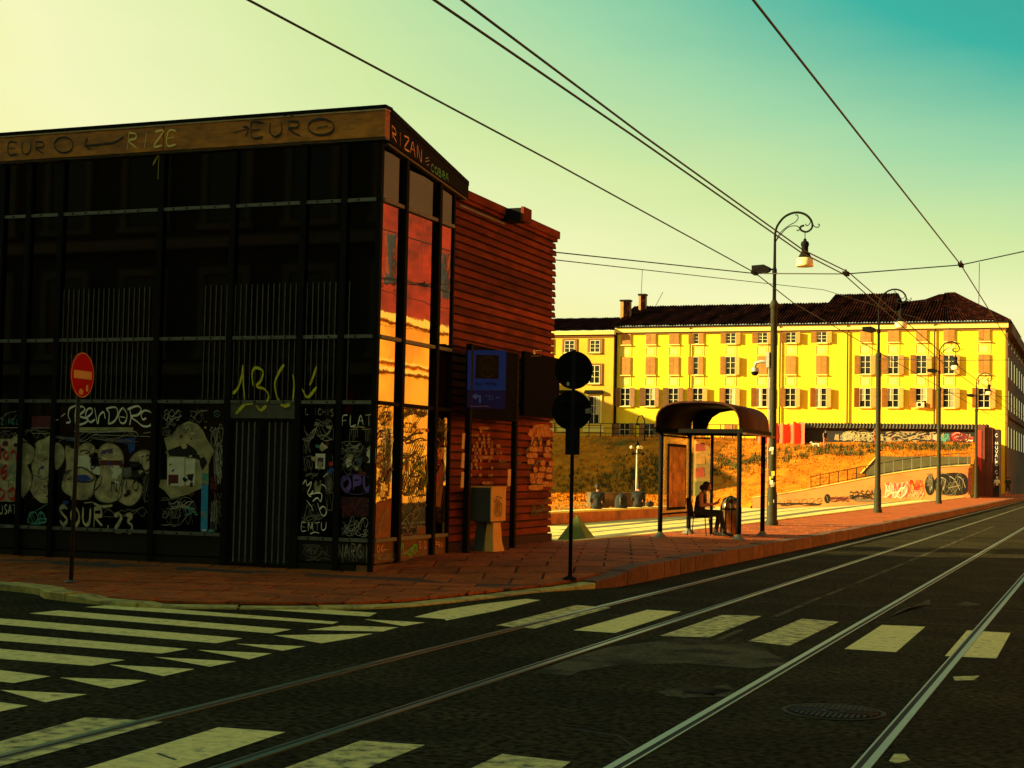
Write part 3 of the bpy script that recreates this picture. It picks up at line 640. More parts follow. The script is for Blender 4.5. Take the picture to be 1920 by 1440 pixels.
spray(B, FP, T(f4, [[(160, 715), (200, 670), (228, 580), (238, 500)], [(236, 500), (240, 640), (250, 760)], [(252, 792), (215, 830), (185, 866)], [(250, 795), (310, 790)],
      [(312, 660), (306, 560), (332, 520), (385, 545), (375, 610), (340, 660), (400, 680), (430, 730), (415, 775)], [(412, 800), (370, 838), (335, 800)], [(545, 495), (505, 560), (475, 640), (490, 730), (508, 765)], [(520, 795), (550, 806), (590, 795)], [(612, 770), (620, 640), (610, 570)],
      [(788, 510), (762, 590), (738, 650)], [(680, 675), (722, 742), (790, 662)]]), .05, g_yel, PV, o=.062)
spray(B, FP, T(f3, [[(575, 960), (525, 985), (515, 1040), (530, 1082), (498, 1092)], [(575, 965), (566, 1040), (570, 1112)], [(575, 1000), (612, 968), (640, 992), (600, 1040), (662, 1062), (640, 1092), (572, 1112)], [(645, 1058), (690, 1020), (692, 985), (660, 990), (645, 1040), (680, 1086), (715, 1065)], [(712, 978), (735, 1100), (747, 1040), (780, 1010), (792, 1062)],
      [(800, 990), (822, 1020), (815, 1100)], [(798, 985), (870, 975), (886, 1030), (860, 1080), (815, 1100)], [(925, 975), (895, 1020), (905, 1085), (940, 1090), (956, 1030), (925, 975)], [(905, 1045), (942, 1052)], [(975, 985), (986, 1050), (975, 1108)], [(958, 992), (1030, 965), (1062, 990), (1040, 1030), (985, 1045), (1030, 1080), (1075, 1115), (1130, 1110), (1148, 1050), (1130, 1010), (1085, 1000), (1062, 1030), (1075, 1066), (1100, 1055)], [(420, 1072), (442, 1066)], [(462, 1045), (492, 1022)]]), .034, g_white, PV)
# years of smaller illegible tags between the big pieces
for f, bx, n, m, wd in [(k3, (0, 180, 240, 260), 3, g_dim, .014), (k3, (300, 160, 600, 250), 3, g_dim, .014), (k3, (660, 180, 1780, 300), 4, g_dim, .014), (k3, (1680, 700, 1800, 1000), 5, g_dim, .012), (k3, (720, 640, 860, 740), 3, g_black, .018), (k3, (420, 330, 600, 480), 3, g_tan, .018), (k3, (1180, 1060, 1800, 1180), 3, g_dim, .012), (k3, (0, 560, 230, 760), 3, g_teal, .02), (k3, (400, 700, 600, 980), 4, g_dim, .016), (k3, (900, 800, 1060, 960), 3, g_tan, .018), (k3, (1200, 860, 1400, 1000), 3, g_tan, .016),
                        (k4, (560, 300, 700, 520), 4, g_grey, .012), (k4, (80, 1040, 460, 1300), 5, g_dim, .013), (k4, (560, 980, 690, 1350), 4, g_dim, .012), (k4, (300, 330, 520, 480), 4, g_beige, .014), (k4, (150, 300, 420, 420), 3, g_black, .010), (k5, (60, 200, 330, 330), 4, g_grey, .012), (k5, (60, 460, 150, 600), 4, g_dim, .012), (k5, (240, 600, 320, 900), 4, g_dim, .012), (k5, (50, 860, 200, 1000), 4, g_dim, .012),
                        (k5, (370, 350, 570, 420), 4, g_grey, .010), (k5, (380, 420, 560, 600), 6, g_dim, .011), (k5, (370, 800, 620, 940), 4, g_dred, .02), (k5, (390, 960, 620, 1110), 5, g_grey, .011), (k5, (60, 1190, 300, 1310), 3, g_dim, .012), (f4, (10, 980, 90, 1300), 5, g_grey, .012), (k3, (0, -60, 240, 30), 2, g_dim, .012)]: spray(B, FP, T(f, scribble(*bx, n)), wd, m, PV)
for f, bx, n, m, wd in [(k5, (660, 60, 800, 300), 6, g_black, .016), (k5, (660, 320, 790, 560), 6, g_black, .018), (k5, (655, 560, 780, 840), 6, g_dred, .02), (k5, (840, 90, 1090, 330), 6, g_black, .016), (k5, (840, 300, 1085, 470), 6, g_black, .02), (k5, (840, 480, 1080, 780), 6, g_black, .03), (k5, (840, 500, 1080, 760), 4, g_green, .022), (k5, (1120, 150, 1240, 420), 6, g_black, .018), (k5, (1115, 420, 1230, 700), 5, g_red, .018), (k5, (1110, 700, 1225, 1000), 5, g_black, .016), (k5, (830, 880, 1060, 1100), 5, g_dim, .016), (k5, (650, 880, 770, 1100), 4, g_tan, .014), (k5, (650, 1180, 1210, 1310), 4, g_dim, .014)]: spray(B, SP, T(f, scribble(*bx, n)), wd, m, PV)
for _ in range(70):                                        # torn scraps of old posters
    f, (x0_, y0_, x1_, y1_) = random.choice(((k3, (20, 200, 240, 1000)), (k3, (380, 280, 600, 1000)), (k3, (740, 300, 1760, 1000)), (k3, (1000, 400, 1500, 800)), (k4, (90, 300, 560, 1000)), (k4, (120, 560, 540, 930)), (k5, (70, 180, 310, 700)), (k5, (380, 380, 640, 620))))
    cx_, cy_ = random.uniform(x0_, x1_), random.uniform(y0_, y1_); rr = random.uniform(10, 42); pg = []
    for q in range(7): t_ = q / 7 * 6.283; r_ = rr * random.uniform(.4, 1.2); pg.append((cx_ + r_ * math.cos(t_) * 1.1, cy_ + r_ * math.sin(t_)))
    patch('poster_scrap', FP, [f(pg)], random.choice((g_paper, g_tan, g_tan, panel_m, panel_m, g_dred, g_beige, g_beige, g_blue)), PV, o=.0082 + .0001 * _)
dr = MB()
for _ in range(46):                                        # paint runs under the tags
    x = random.uniform(-18, -10.95); z = random.choice((random.uniform(.7, 1.1), random.uniform(1.0, 2.4))); ribbon(dr, FP, [(x - XS, z), (x - XS + random.uniform(-.004, .004), z - random.uniform(.05, .22))], random.uniform(.006, .012), .024 + .0004 * _)
dr.build('paint_run', g_dim, PV)['kind'] = 'stuff'
patch('poster', FP, T(f3, [[(565, 1125), (1000, 1125), (1000, 1150), (562, 1150)]]), g_tan, PV)
spray(B, FP, T(f3, [[(560, 1155), (760, 1160), (1000, 1155), (1040, 1185)], [(1080, 1170), (1140, 1160)], [(700, 1180), (1150, 1195)], [(0, 1128), (150, 1128)], [(240, 1130), (385, 1130)], [(245, 1172), (380, 1168)]]), .022, g_grey, PV)
bub = [[(-60, 330), (120, 270), (240, 255), (238, 900), (180, 1000), (60, 1000), (-60, 940)], [(250, 300), (330, 310), (400, 370), (415, 450), (380, 560), (330, 580), (370, 680), (380, 800), (330, 900), (250, 930)],
       [(430, 310), (520, 270), (610, 280), (610, 960), (560, 1020), (470, 1010), (380, 920), (350, 830), (390, 740), (370, 560), (420, 420)], [(650, 320), (740, 360), (760, 470), (720, 580), (650, 620)],
       [(780, 340), (880, 380), (960, 330), (1040, 300), (1110, 350), (1115, 430), (1075, 470), (1085, 640), (1130, 740), (1110, 880), (1060, 970), (930, 990), (810, 930), (730, 860), (740, 740), (780, 600), (770, 450)],
       [(1150, 420), (1200, 340), (1290, 310), (1390, 350), (1450, 450), (1455, 560), (1440, 720), (1440, 900), (1400, 980), (1300, 1025), (1180, 1000), (1110, 920), (1130, 770), (1190, 680), (1170, 560)],
       [(1440, 740), (1560, 740), (1660, 800), (1670, 900), (1620, 1010), (1530, 1060), (1430, 1020), (1390, 960)], [(1520, 530), (1580, 440), (1680, 395), (1770, 420), (1770, 620), (1740, 690), (1690, 640), (1660, 560)]]
for i, b in enumerate(bub): patch('graffiti_bubble', FP, [k3(b)], g_beige, PV, o=.002 + .0006 * (i % 3), sm=3)
spray(B, FP, T(k3, [b + [b[0]] for b in (bub[1], bub[4], bub[5], bub[6], bub[7])]), .022, g_black, PV)
spray(B, FP, T(k3, [[(940, 420), (1000, 400), (1060, 425), (1000, 440)], [(900, 620), (960, 600), (1060, 660), (1110, 720), (1060, 770), (920, 770), (890, 700), (900, 620)], [(1200, 700), (1180, 800), (1110, 880)], [(450, 690), (470, 620), (520, 590)], [(480, 540), (560, 500)], [(1060, 560), (1080, 500), (1190, 510), (1090, 620), (1060, 590)]]), .024, g_black, PV)
for pg, m in (([(900, 470), (1080, 455), (1060, 590), (1190, 590), (1190, 700), (1110, 680), (1030, 610), (940, 600), (895, 580)], g_paper), ([(1190, 520), (1440, 520), (1440, 575), (1170, 580)], g_dred), ([(1330, 580), (1420, 585), (1420, 610), (1340, 610)], g_paper),
              ([(1290, 600), (1430, 620), (1430, 660), (1390, 700), (1370, 740), (1310, 720), (1330, 660)], g_paper), ([(1340, 760), (1430, 780), (1360, 795)], g_paper), ([(1200, 400), (1320, 380), (1330, 440), (1180, 450)], pm('purple_smear', (.10, .06, .13), .8, .4, 12)), ([(1180, 468), (1260, 505), (1230, 512)], g_paper),
              ([(1390, 270), (1590, 255), (1585, 400), (1520, 440), (1500, 330), (1400, 310)], g_blue), ([(760, 250), (950, 250), (945, 300), (780, 290)], g_blue), ([(890, 690), (1020, 690), (1080, 740), (1000, 775), (900, 760)], g_blue), ([(1530, 560), (1640, 560), (1680, 690), (1560, 740)], g_black), ([(1545, 610), (1640, 585), (1640, 620), (1560, 655)], g_red), ([(375, 0), (595, 0), (595, 130), (375, 150)], g_dred), ([(740, 990), (810, 1000), (800, 1030), (740, 1050)], g_blue), ([(1455, 610), (1540, 600), (1545, 715), (1450, 715)], pm('grey_poster', (.13, .13, .10), .8, .3, 9))):
    patch('poster', FP, [k3(pg)], m, PV, o=.0055)
spray(B, FP, wr(k3, 'Non', -60, 510, 225, 515, 170, jit=.03), .055, g_red, PV)
spray(B, FP, wr(k3, '6', 0, 735, 130, 735, 170) + wr(k3, 'ob', -40, 975, 225, 975, 210, jit=.03), .055, g_red, PV)
spray(B, FP, wr(k3, 'HTP', 1590, 600, 1780, 560, 110) + T(k3, [[(1680, 600), (1720, 650), (1770, 610)]]) + wr(k3, 'NYLO', 1310, 900, 1650, 880, 130), .03, g_black, PV)
spray(B, FP, wr(k3, 'JSAT', 5, 1150, 205, 1150, 105, jit=.08), .018, g_white, PV)
spray(B, FP, T(k3, scribble(330, 1040, 580, 1260, 4) + [ell(498, 1225, 50, 22), [(350, 1120), (385, 1270)], [(420, 1120), (575, 1025)]]), .022, g_teal, PV)
spray(B, FP, wr(k3, 'SOUR', 700, 1265, 1240, 1300, 215, jit=.05) + wr(k3, ',', 1240, 1300, 1340, 1300, 120) + wr(k3, '23', 1345, 1350, 1600, 1365, 215, jit=.04), .07, g_beige, PV)
spray(B, FP, wr(k3, 'ZINEL', 15, 95, 245, 95, 60, jit=.08), .015, g_teal, PV)
spray(B, FP, T(k3, [[(1100, 1020), (1200, 1060), (1330, 1050)], [(1000, 1020), (1100, 1010)]]), .04, g_beige, PV)
# torn posters beside the gate
patch('torn_poster', FP, T(k4, [[(95, 435), (180, 395), (240, 310), (340, 265), (420, 290), (480, 350), (520, 440), (560, 500), (600, 560), (560, 640), (540, 700), (540, 900), (480, 930), (330, 1000), (160, 1040), (100, 960), (45, 920), (60, 850), (125, 850), (125, 560)]]), g_tan, PV)
patch('torn_poster', FP, T(k4, [[(130, 560), (230, 520), (330, 490), (400, 540), (450, 600), (460, 660), (410, 640), (310, 620), (150, 612)], [(450, 640), (500, 620), (530, 680), (480, 760), (455, 700)]]), panel_m, PV, o=.0065)
for pg, m in (([(130, 625), (302, 625), (300, 912), (128, 910)], g_paper), ([(310, 640), (410, 640), (400, 905), (312, 905)], g_paper), ([(140, 685), (292, 685), (290, 735), (140, 735)], g_dred), ([(318, 690), (400, 700), (396, 735), (318, 735)], g_red), ([(140, 800), (240, 800), (238, 888), (138, 888)], g_dred),
              ([(250, 800), (290, 800), (288, 880), (250, 880)], panel_m), ([(320, 800), (395, 790), (380, 870), (340, 850)], panel_m), ([(205, 735), (270, 735), (270, 760), (205, 760)], panel_m), ([(475, 780), (540, 790), (540, 870), (480, 860)], g_teal), ([(470, 880), (538, 900), (530, 1368), (462, 1366)], g_cyan), ([(540, 1350), (600, 1350), (600, 1372), (540, 1372)], g_teal), ([(480, 1345), (515, 1345), (512, 1366), (480, 1366)], g_paper)):
    patch('poster', FP, [k4(pg)], m, PV, o=.0075 + random.uniform(0, .001))
spray(B, FP, T(k4, [[(468, 1175), (500, 1185), (525, 1230)], [(470, 1195), (495, 1205), (515, 1240)], [(480, 870), (520, 885), (530, 920)]]), .03, g_tan, PV, o=.013)
for bx, m in (((90, 150, 290, 260), g_grey), ((110, 270, 230, 320), g_dim), ((80, 330, 170, 410), g_dim), ((360, 160, 560, 270), g_dim), ((600, 530, 690, 900), g_grey), ((560, 830, 640, 980), g_dred), ((140, 1070, 430, 1140), g_grey), ((300, 1120, 450, 1200), g_teal), ((70, 1140, 290, 1230), g_dim)):
    spray(B, FP, T(k4, scribble(*bx, 4)), .014, m, PV)
spray(B, FP, wr(k4, 'JOKE', 560, 1280, 640, 1270, 210), .016, g_grey, PV)
spray(B, FP, T(k4, [ell(627, 190, 28, 30), [(620, 200), (632, 180)]]), .012, g_teal, PV)
spray(B, FP, T(k4, [[(630, 440), (620, 350), (680, 340), (690, 440)], [(655, 345), (660, 430)]]), .012, g_grey, PV)
# right of the gate
spray(B, FP, wr(k5, 'L IcHis'.upper(), 80, 120, 320, 130, 55, jit=.08), .014, g_grey, PV)
spray(B, FP, wr(k5, 'FLAT', 378, 214, 640, 208, 88, jit=.05), .02, g_white, PV)
spray(B, FP, T(k5, [[(470, 228), (520, 218), (570, 228)], [(450, 240), (510, 238)], [(540, 240), (618, 238)], [(392, 340), (512, 340)]] + [[(445 + i * 16, 240), (440 + i * 16 + random.uniform(-5, 5), 240 + random.uniform(50, 100))] for i in range(5)] + [[(570 + i * 14, 240), (575 + i * 14, 340)] for i in range(4)]), .02, g_tan, PV)
patch('notice', FP, T(k5, [[(162, 438), (240, 440), (236, 565), (158, 560)]]), g_paper, PV); patch('notice', FP, T(k5, [[(178, 470), (226, 472), (224, 545), (176, 543)]]), pm('notice_print', (.05, .02, .06), .7, .3, 20), PV, o=.006)
patch('notice', FP, T(k5, [[(580, 392), (655, 394), (650, 518), (575, 514)]]), g_paper, PV); patch('sticker', FP, T(k5, [[(150, 690), (165, 660), (185, 680), (205, 655), (212, 700), (198, 760), (158, 750)]]), g_tan, PV, o=.012)
spray(B, FP, T(k5, [[(60, 690), (85, 655), (95, 700), (130, 670), (118, 720), (98, 760), (120, 775), (145, 740)], [(215, 690), (235, 700), (252, 725)], [(130, 790), (110, 780), (170, 760), (215, 770), (205, 830), (180, 800), (140, 830)], [(180, 840), (210, 930), (240, 945), (255, 900), (225, 870), (195, 900)], [(90, 820), (130, 870), (145, 905)], [(228, 632), (265, 595)]]), .022, g_white, PV)
spray(B, FP, wr(k5, 'EMTU', 48, 1075, 265, 1068, 70, jit=.06) + T(k5, [[(120, 1095), (160, 1080), (195, 1090)]]), .017, g_white, PV)
for bx, m in (((80, 600, 190, 640), g_dim), ((60, 310, 130, 440), g_dim), ((160, 370, 270, 410), g_teal), ((70, 940, 240, 990), g_dim), ((360, 370, 560, 480), g_dim), ((390, 480, 560, 570), g_dim), ((390, 990, 540, 1050), g_dim), ((150, 160, 320, 210), g_dim), ((260, 580, 300, 760), g_dim)):
    spray(B, FP, T(k5, scribble(*bx, 4)), .012, m, PV)
spray(B, FP, wr(k5, 'OPU', 375, 740, 640, 735, 115, jit=.04), .085, g_purple, PV); spray(B, FP, T(k5, [ell(500, 690, 138, 82, 20)]), .014, pm('purple_dim', (.05, .03, .12), .7, .4, 20), PV)
patch('graffiti_bubble', FP, T(k5, [[(370, 790), (620, 800), (615, 950), (380, 960)]]), pm('faded_red', (.045, .006, .006), .8, .5, 9), PV); patch('graffiti_bubble', FP, T(k5, [[(365, 1040), (440, 1030), (470, 1090), (370, 1100)]]), pm('faded_blue', (.008, .018, .05), .8, .5, 12), PV)
spray(B, FP, T(k5, [[(575, 825), (625, 828)], [(575, 862), (622, 866)], [(572, 828), (575, 860)], [(555, 1110), (600, 1060), (625, 1120)], [(310, 235), (305, 330)], [(302, 450), (300, 530)]]) + wr(k5, 'SO', 550, 1115, 630, 1115, 55), .014, g_grey, PV)
patch('sticker', FP, T(k5, [[(270, 505), (305, 505), (303, 540), (270, 538)]]), g_red, PV)
spray(B, FP, wr(k5, 'NARGI', 345, 1290, 610, 1290, 110, jit=.04) + T(k5, [[(360 + i * 28, 1200), (358 + i * 28, 1200 + random.uniform(90, 130))] for i in range(9)]), .022, g_grey, PV)
spray(B, FP, T(k5, [ell(140, 1235, 75, 52, 18), [(200, 1215), (240, 1205)], [(205, 1250), (245, 1255)]] + scribble(90, 1200, 190, 1265, 3)), .012, g_dim, PV)
# ---- writing and graffiti on the side glazing
for pg, m in (([(655, 845), (780, 800), (770, 1120), (645, 1130)], pm('rust_film', (.30, .06, .012), .6, .4, 8)), ([(1120, 660), (1200, 510), (1200, 720), (1180, 880), (1120, 860)], pm('rust_film2', (.28, .08, .015), .6, .4, 8)),
              ([(890, 460), (925, 460), (920, 585), (888, 585)], g_orange), ([(1160, 390), (1205, 390), (1205, 480), (1160, 490)], g_orange), ([(668, 430), (705, 430), (700, 555), (665, 555)], g_orange), ([(652, 1040), (740, 1030), (740, 1110), (655, 1120)], g_red), ([(990, 1035), (1060, 1035), (1058, 1095), (990, 1098)], g_dred)):
    patch('poster', SP, [k5(pg)], m, PV, o=.0035 + random.uniform(0, .001))
for st, wd, m in ((T(k5, scribble(680, 100, 790, 240, 6)), .02, g_black), (wr(k5, 'BIB', 700, 340, 800, 345, 70), .022, g_white), (T(k5, scribble(670, 380, 780, 560, 4)), .022, g_black), (T(k5, [[(655, 330), (690, 260), (720, 250)], [(720, 680), (760, 590), (790, 560)], [(740, 390), (760, 480)], [(725, 400), (720, 480), (745, 485), (745, 400)]]), .035, g_black), (wr(k5, 'REDS', 862, 262, 990, 268, 75), .028, g_red), (wr(k5, 'Some', 970, 255, 1090, 262, 40), .016, g_red),
                  (T(k5, [[(1040, 270), (960, 280), (900, 330), (910, 355), (980, 330)], [(1000, 330), (1040, 430)], [(1060, 290), (1080, 400)]]), .035, g_black), (wr(k5, 'ANSFM', 850, 750, 1080, 770, 290, jit=.08), .05, g_black), (wr(k5, 'DL MOTOL', 835, 865, 1070, 860, 75, jit=.05), .03, g_black), (T(k5, scribble(860, 70, 1090, 140, 6)), .025, g_black),
                  (T(k5, [[(1000, 520), (1040, 600), (1010, 700)], [(1060, 480), (1070, 620), (1050, 720)], [(1030, 500), (1000, 560), (1060, 640), (1020, 740)]]), .05, pm('dark_green', (.03, .13, .02), .6, .3, 10)), (T(k5, [[(950, 490), (980, 420), (1000, 520)], [(960, 600), (1000, 540), (1030, 660)], [(850, 480), (880, 620)]]), .03, g_yel), (T(k5, scribble(1140, 160, 1245, 250, 6)), .024, g_black),
                  (T(k5, [[(1140, 300), (1180, 350), (1150, 420)], [(1200, 290), (1235, 340), (1215, 385), (1190, 340)], [(1150, 640), (1170, 620), (1165, 680)], [(1130, 690), (1165, 680)]]), .025, g_red), (T(k5, scribble(660, 580, 780, 800, 5)), .03, g_dred), (T(k5, [[(660, 900), (690, 990), (670, 1020), (720, 1000), (700, 960)], [(740, 820), (680, 825)]]), .018, g_tan),
                  (wr(k5, 'OK', 655, 1245, 720, 1245, 60) + T(k5, [[(690, 1225), (745, 1222)]]), .022, g_orange), (T(k5, [[(800, 1300), (850, 1220), (870, 1180), (880, 1260), (960, 1200), (930, 1270), (900, 1240)], [(830, 1290), (850, 1200)], [(960, 1260), (985, 1200), (960, 1190), (945, 1240)], [(800, 1270), (840, 1265)]]), .05, g_green), (wr(k5, 'SID.', 1000, 1215, 1085, 1210, 55), .02, g_pink), (wr(k5, 'SPRA', 1112, 1200, 1200, 1210, 45), .02, g_orange), (T(k5, scribble(660, 1270, 780, 1310, 3)), .02, g_dim), (T(k5, [[(985, 960), (980, 1100)], [(930, 880), (930, 960)]]), .014, g_tan)):
    spray(B, SP, st, wd, m, PV)
# ---- graffiti on the boards: paint sits on each board's raised lip
BP = Plane((XS - .118 + .052, 25, 0), (1, 0, 0))
def s2(p): return [(860 + x / 5.142, 780 + y / 5.142) for x, y in p]
wm = pm('paint_dabs_white', (.48, .25, .08), .8, .45, 14, (.26, .07, .02), .48, .62, 9); om = pm('paint_dabs_orange', (.62, .29, .06), .8, .45, 12, (.30, .07, .015), .5, .62, 8)
dabs = []; rows = [('y', v) for v in (115, 190, 220, 260, 290, 330, 360, 405, 430, 475, 500, 570, 600, 640)]
for (yy, xs, l) in ((118, [(200, 290)], 1), (148, [(205, 225)], 1), (185, [(95, 110), (120, 135), (150, 165), (175, 190), (230, 245), (275, 295)], 0), (222, [(190, 210), (235, 252), (275, 300)], 0), (258, [(90, 100), (165, 185), (215, 250), (275, 298), (315, 325)], 0), (290, [(85, 95), (140, 155), (170, 185), (215, 225), (240, 255), (280, 300), (310, 325), (360, 395)], 0), (325, [(125, 140), (150, 165), (185, 212), (240, 255), (300, 330)], 0), (358, [(90, 105), (145, 155), (165, 178), (195, 212), (250, 270), (300, 330), (360, 375), (390, 410)], 0),
                    (400, [(145, 160), (185, 230), (240, 320)], 0), (430, [(130, 175), (200, 215), (280, 295), (385, 395)], 0), (470, [(105, 125), (145, 165)], 0), (500, [(105, 120), (160, 175), (195, 210), (305, 320)], 0), (570, [(80, 115), (185, 210), (275, 315)], 0), (645, [(225, 310)], 0)):
    for a, b in xs: dabs.append([(a, yy - 13), (b, yy - 13), (b + 1, yy + 12), (a - 1, yy + 12)])
patch('graffiti', BP, T(s2, dabs), wm, PV, o=.001, sm=3)
big = []
for (yy, a, b) in ((105, 730, 860), (140, 700, 880), (178, 690, 910), (215, 700, 730), (215, 770, 800), (265, 700, 750), (265, 780, 800), (260, 850, 880), (320, 690, 760), (320, 775, 805), (325, 830, 880), (380, 665, 750), (380, 820, 890), (440, 670, 720), (455, 790, 830), (460, 870, 910), (520, 720, 760), (510, 780, 830), (520, 850, 905), (580, 690, 750), (575, 760, 825), (585, 840, 895), (625, 690, 735), (630, 750, 800), (660, 810, 900), (690, 680, 800)): big.append([(a, yy - 22 + random.uniform(-4, 4)), (b, yy - 22), (b + random.uniform(-6, 6), yy + 20), (a + random.uniform(-6, 6), yy + 20)])
patch('graffiti', BP, T(s2, big), om, PV, o=.001, sm=3)
spray('graffiti', BP, T(s2, [[(740, 210), (690, 300), (645, 350), (660, 430), (675, 560), (690, 640), (740, 660), (800, 660)], [(800, 200), (760, 290), (775, 360)], [(890, 210), (830, 310), (880, 330), (910, 400), (905, 560), (890, 640)], [(730, 480), (780, 430), (820, 440)], [(680, 420), (740, 500), (720, 570), (770, 640), (830, 560), (870, 470)], [(800, 640), (900, 650)]]), .05, g_black, PV, o=.003)
spray('graffiti', BP, T(s2, [ell(580, 410, 28, 48, 12), [(515, 380), (550, 400), (520, 440)], [(480, 690), (520, 720), (545, 800)], [(390, 400), (420, 450), (460, 400), (440, 460)], [(370, 480), (450, 470)]] + scribble(700, 810, 900, 960, 5)), .03, g_black, PV, o=.003)

# ================================================================== street furniture near the pavilion
X1 = -10.60
ST = thing('tram_stop_sign', 'tall black sign frame with blue panel and left arrow before the boarded wall', 'sign', (X1, 26.4, .28))
for y in (25.22, 27.52):
    mb = MB(); mb.box((X1 - .05, y - .05, zpave(X1, y) - .02), (X1 + .05, y + .05, 4.0)); mb.build('post', black_metal, ST)
mb = MB(); mb.box((X1 - .06, 25.28, 2.68), (X1 + .045, 27.46, 3.99)); mb.build('panel_box', sign_black, ST)
SQ = Plane((X1 + .045, 25, 0), (1, 0, 0))
def s1(p): return [(860 + x / 9, 640 + y / 9) for x, y in p]
patch('blue_print', SQ, T(s1, [[(150, 150), (800, 150), (790, 832), (140, 828)]]), blue_sign, ST); patch('emblem_ground', SQ, T(s1, [[(290, 225), (675, 235), (665, 635), (278, 625)]]), sign_black, ST, o=.006)
olive = pm('olive_print', (.05, .05, .012), .9, .2, spec=.03); patch('emblem', SQ, [s1(ell(480, 430, 150, 165, 24)[:-1])], pm('dark_olive_print', (.010, .013, .005), .9, .2, spec=.03), ST, o=.008)
spray('emblem', SQ, T(s1, [ell(480, 430, 155, 170, 24), [(330, 380), (640, 380)], [(330, 480), (640, 480)]]) + wr(s1, 'dok', 390, 470, 570, 470, 90, jit=0), .012, olive, ST, o=.010)
spray('lettering', SQ, wr(s1, 'dok market', 275, 740, 665, 745, 75, jit=0), .018, navy_sign, ST, o=.007)
patch('navy_print', SQ, T(s1, [[(140, 840), (790, 845), (780, 1140), (135, 1130)]]), navy_sign, ST)
lb = pm('pale_blue_print', (.03, .14, .95), .8, .1, spec=.05); patch('arrow', SQ, T(s1, [[(215, 930), (295, 870), (295, 905), (375, 910), (370, 1035), (335, 1032), (338, 950), (295, 945), (293, 985)]]), lb, ST, o=.006)
spray('lettering', SQ, wr(s1, '150', 445, 980, 600, 985, 70, jit=0) + wr(s1, 'm', 615, 982, 700, 984, 70, jit=0) + T(s1, [[(700, 978), (708, 980)]]), .014, lb, ST, o=.006)
spray('lettering', SQ, T(s1, [[(200, 1095), (500, 1095)]]), .012, pm('navy_mid', (.008, .015, .15), .5), ST, o=.006)
for px in ([(866, 812), (871, 812), (869, 842), (864, 841)], [(865, 849), (870, 849), (869, 878), (863, 877)], [(864, 885), (869, 885), (868, 915), (862, 914)]): patch('sticker', Plane((X1 + .05, 25, 0), (1, 0, 0)), [[(x + 1, y) for x, y in px]], cream_paint, ST, o=.004)
patch('sticker', Plane((X1 + .05, 25, 0), (1, 0, 0)), [[(952, 880), (958, 880), (957, 911), (951, 911)]], cream_paint, ST, o=.004)
DT = thing('timetable_board', 'plain black board lettered at the top, next to the blue sign', 'sign', (X1, 28.95, .28))
mb = MB(); mb.box((X1 - .05, 27.92, 2.83), (X1 + .03, 29.98, 4.08)); mb.build('board', sign_black, DT)
for yy, zz in ((28.3, 3.9), (29.5, 3.0), (28.3, 3.0), (29.5, 3.9)): MB().box((X1 - .30, yy, zz), (X1 - .05, yy + .06, zz + .06)).build('bracket', black_metal, DT)
DQ = Plane((X1 + .03, 25, 0), (1, 0, 0))
spray('lettering', DQ, wr(s1, 'GTT', 1240, 212, 1400, 205, 55, jit=0), .022, g_white, DT); spray('lettering', DQ, T(s1, [[(1205, 250), (1380, 245)]]), .010, g_grey, DT)

cx, cy = -10.33, 25.72; zb = .245
CB = thing('ticket_cabinet', 'tan and dark grey cabinet on a flared pedestal beside the boarded wall', 'cabinet', (cx - .2, cy + .3, zb))
mb = MB(); mb.prism([(cx, cy, .83), (cx, cy + .72, .83), (cx, cy + .72, 1.43), (cx, cy, 1.43)], (-.018, 0, 0)); mb.build('front_panel', tan_m, CB)
mb = MB(); mb.box((cx - .40, cy, .83), (cx - .02, cy + .72, 1.43)); mb.build('casing', cab_dark, CB)
mb = MB(); mb.box((cx - .41, cy - .01, 1.432), (cx + .01, cy + .73, 1.455)); mb.build('lid', tan_m, CB)
mb = MB(); mb.box((cx - .36, cy + .05, .80), (cx - .02, cy + .67, .828)); mb.build('neck', cab_dark, CB)
for nm, m, x0, x1, d in (('pedestal_front', tan_m, cx - .16, cx - .015, 0), ('pedestal_back', cab_dark, cx - .36, cx - .18, 0)):
    vs = []; fs = []
    for i, (z, s) in enumerate(((zb - .03, .10), (zb + .06, .07), (zb + .2, .02), (zb + .4, 0), (.80, -.02))):
        vs += [(x0 - s * .5, cy + .16 - s, z), (x1 + s * .5, cy + .16 - s, z), (x1 + s * .5, cy + .56 + s, z), (x0 - s * .5, cy + .56 + s, z)]
        if i: b = 4 * i; fs += [(b - 4 + k, b - 4 + (k + 1) % 4, b + (k + 1) % 4, b + k) for k in range(4)]
    fs.append((16, 17, 18, 19)); MB().add(vs, fs).build(nm, m, CB)
spray('graffiti', Plane((cx, 25, 0), (1, 0, 0)), T(s2, scribble(335, 780, 415, 970, 4) + [[(345, 940), (370, 880), (350, 800), (410, 870), (395, 970)]]), .02, g_black, CB)

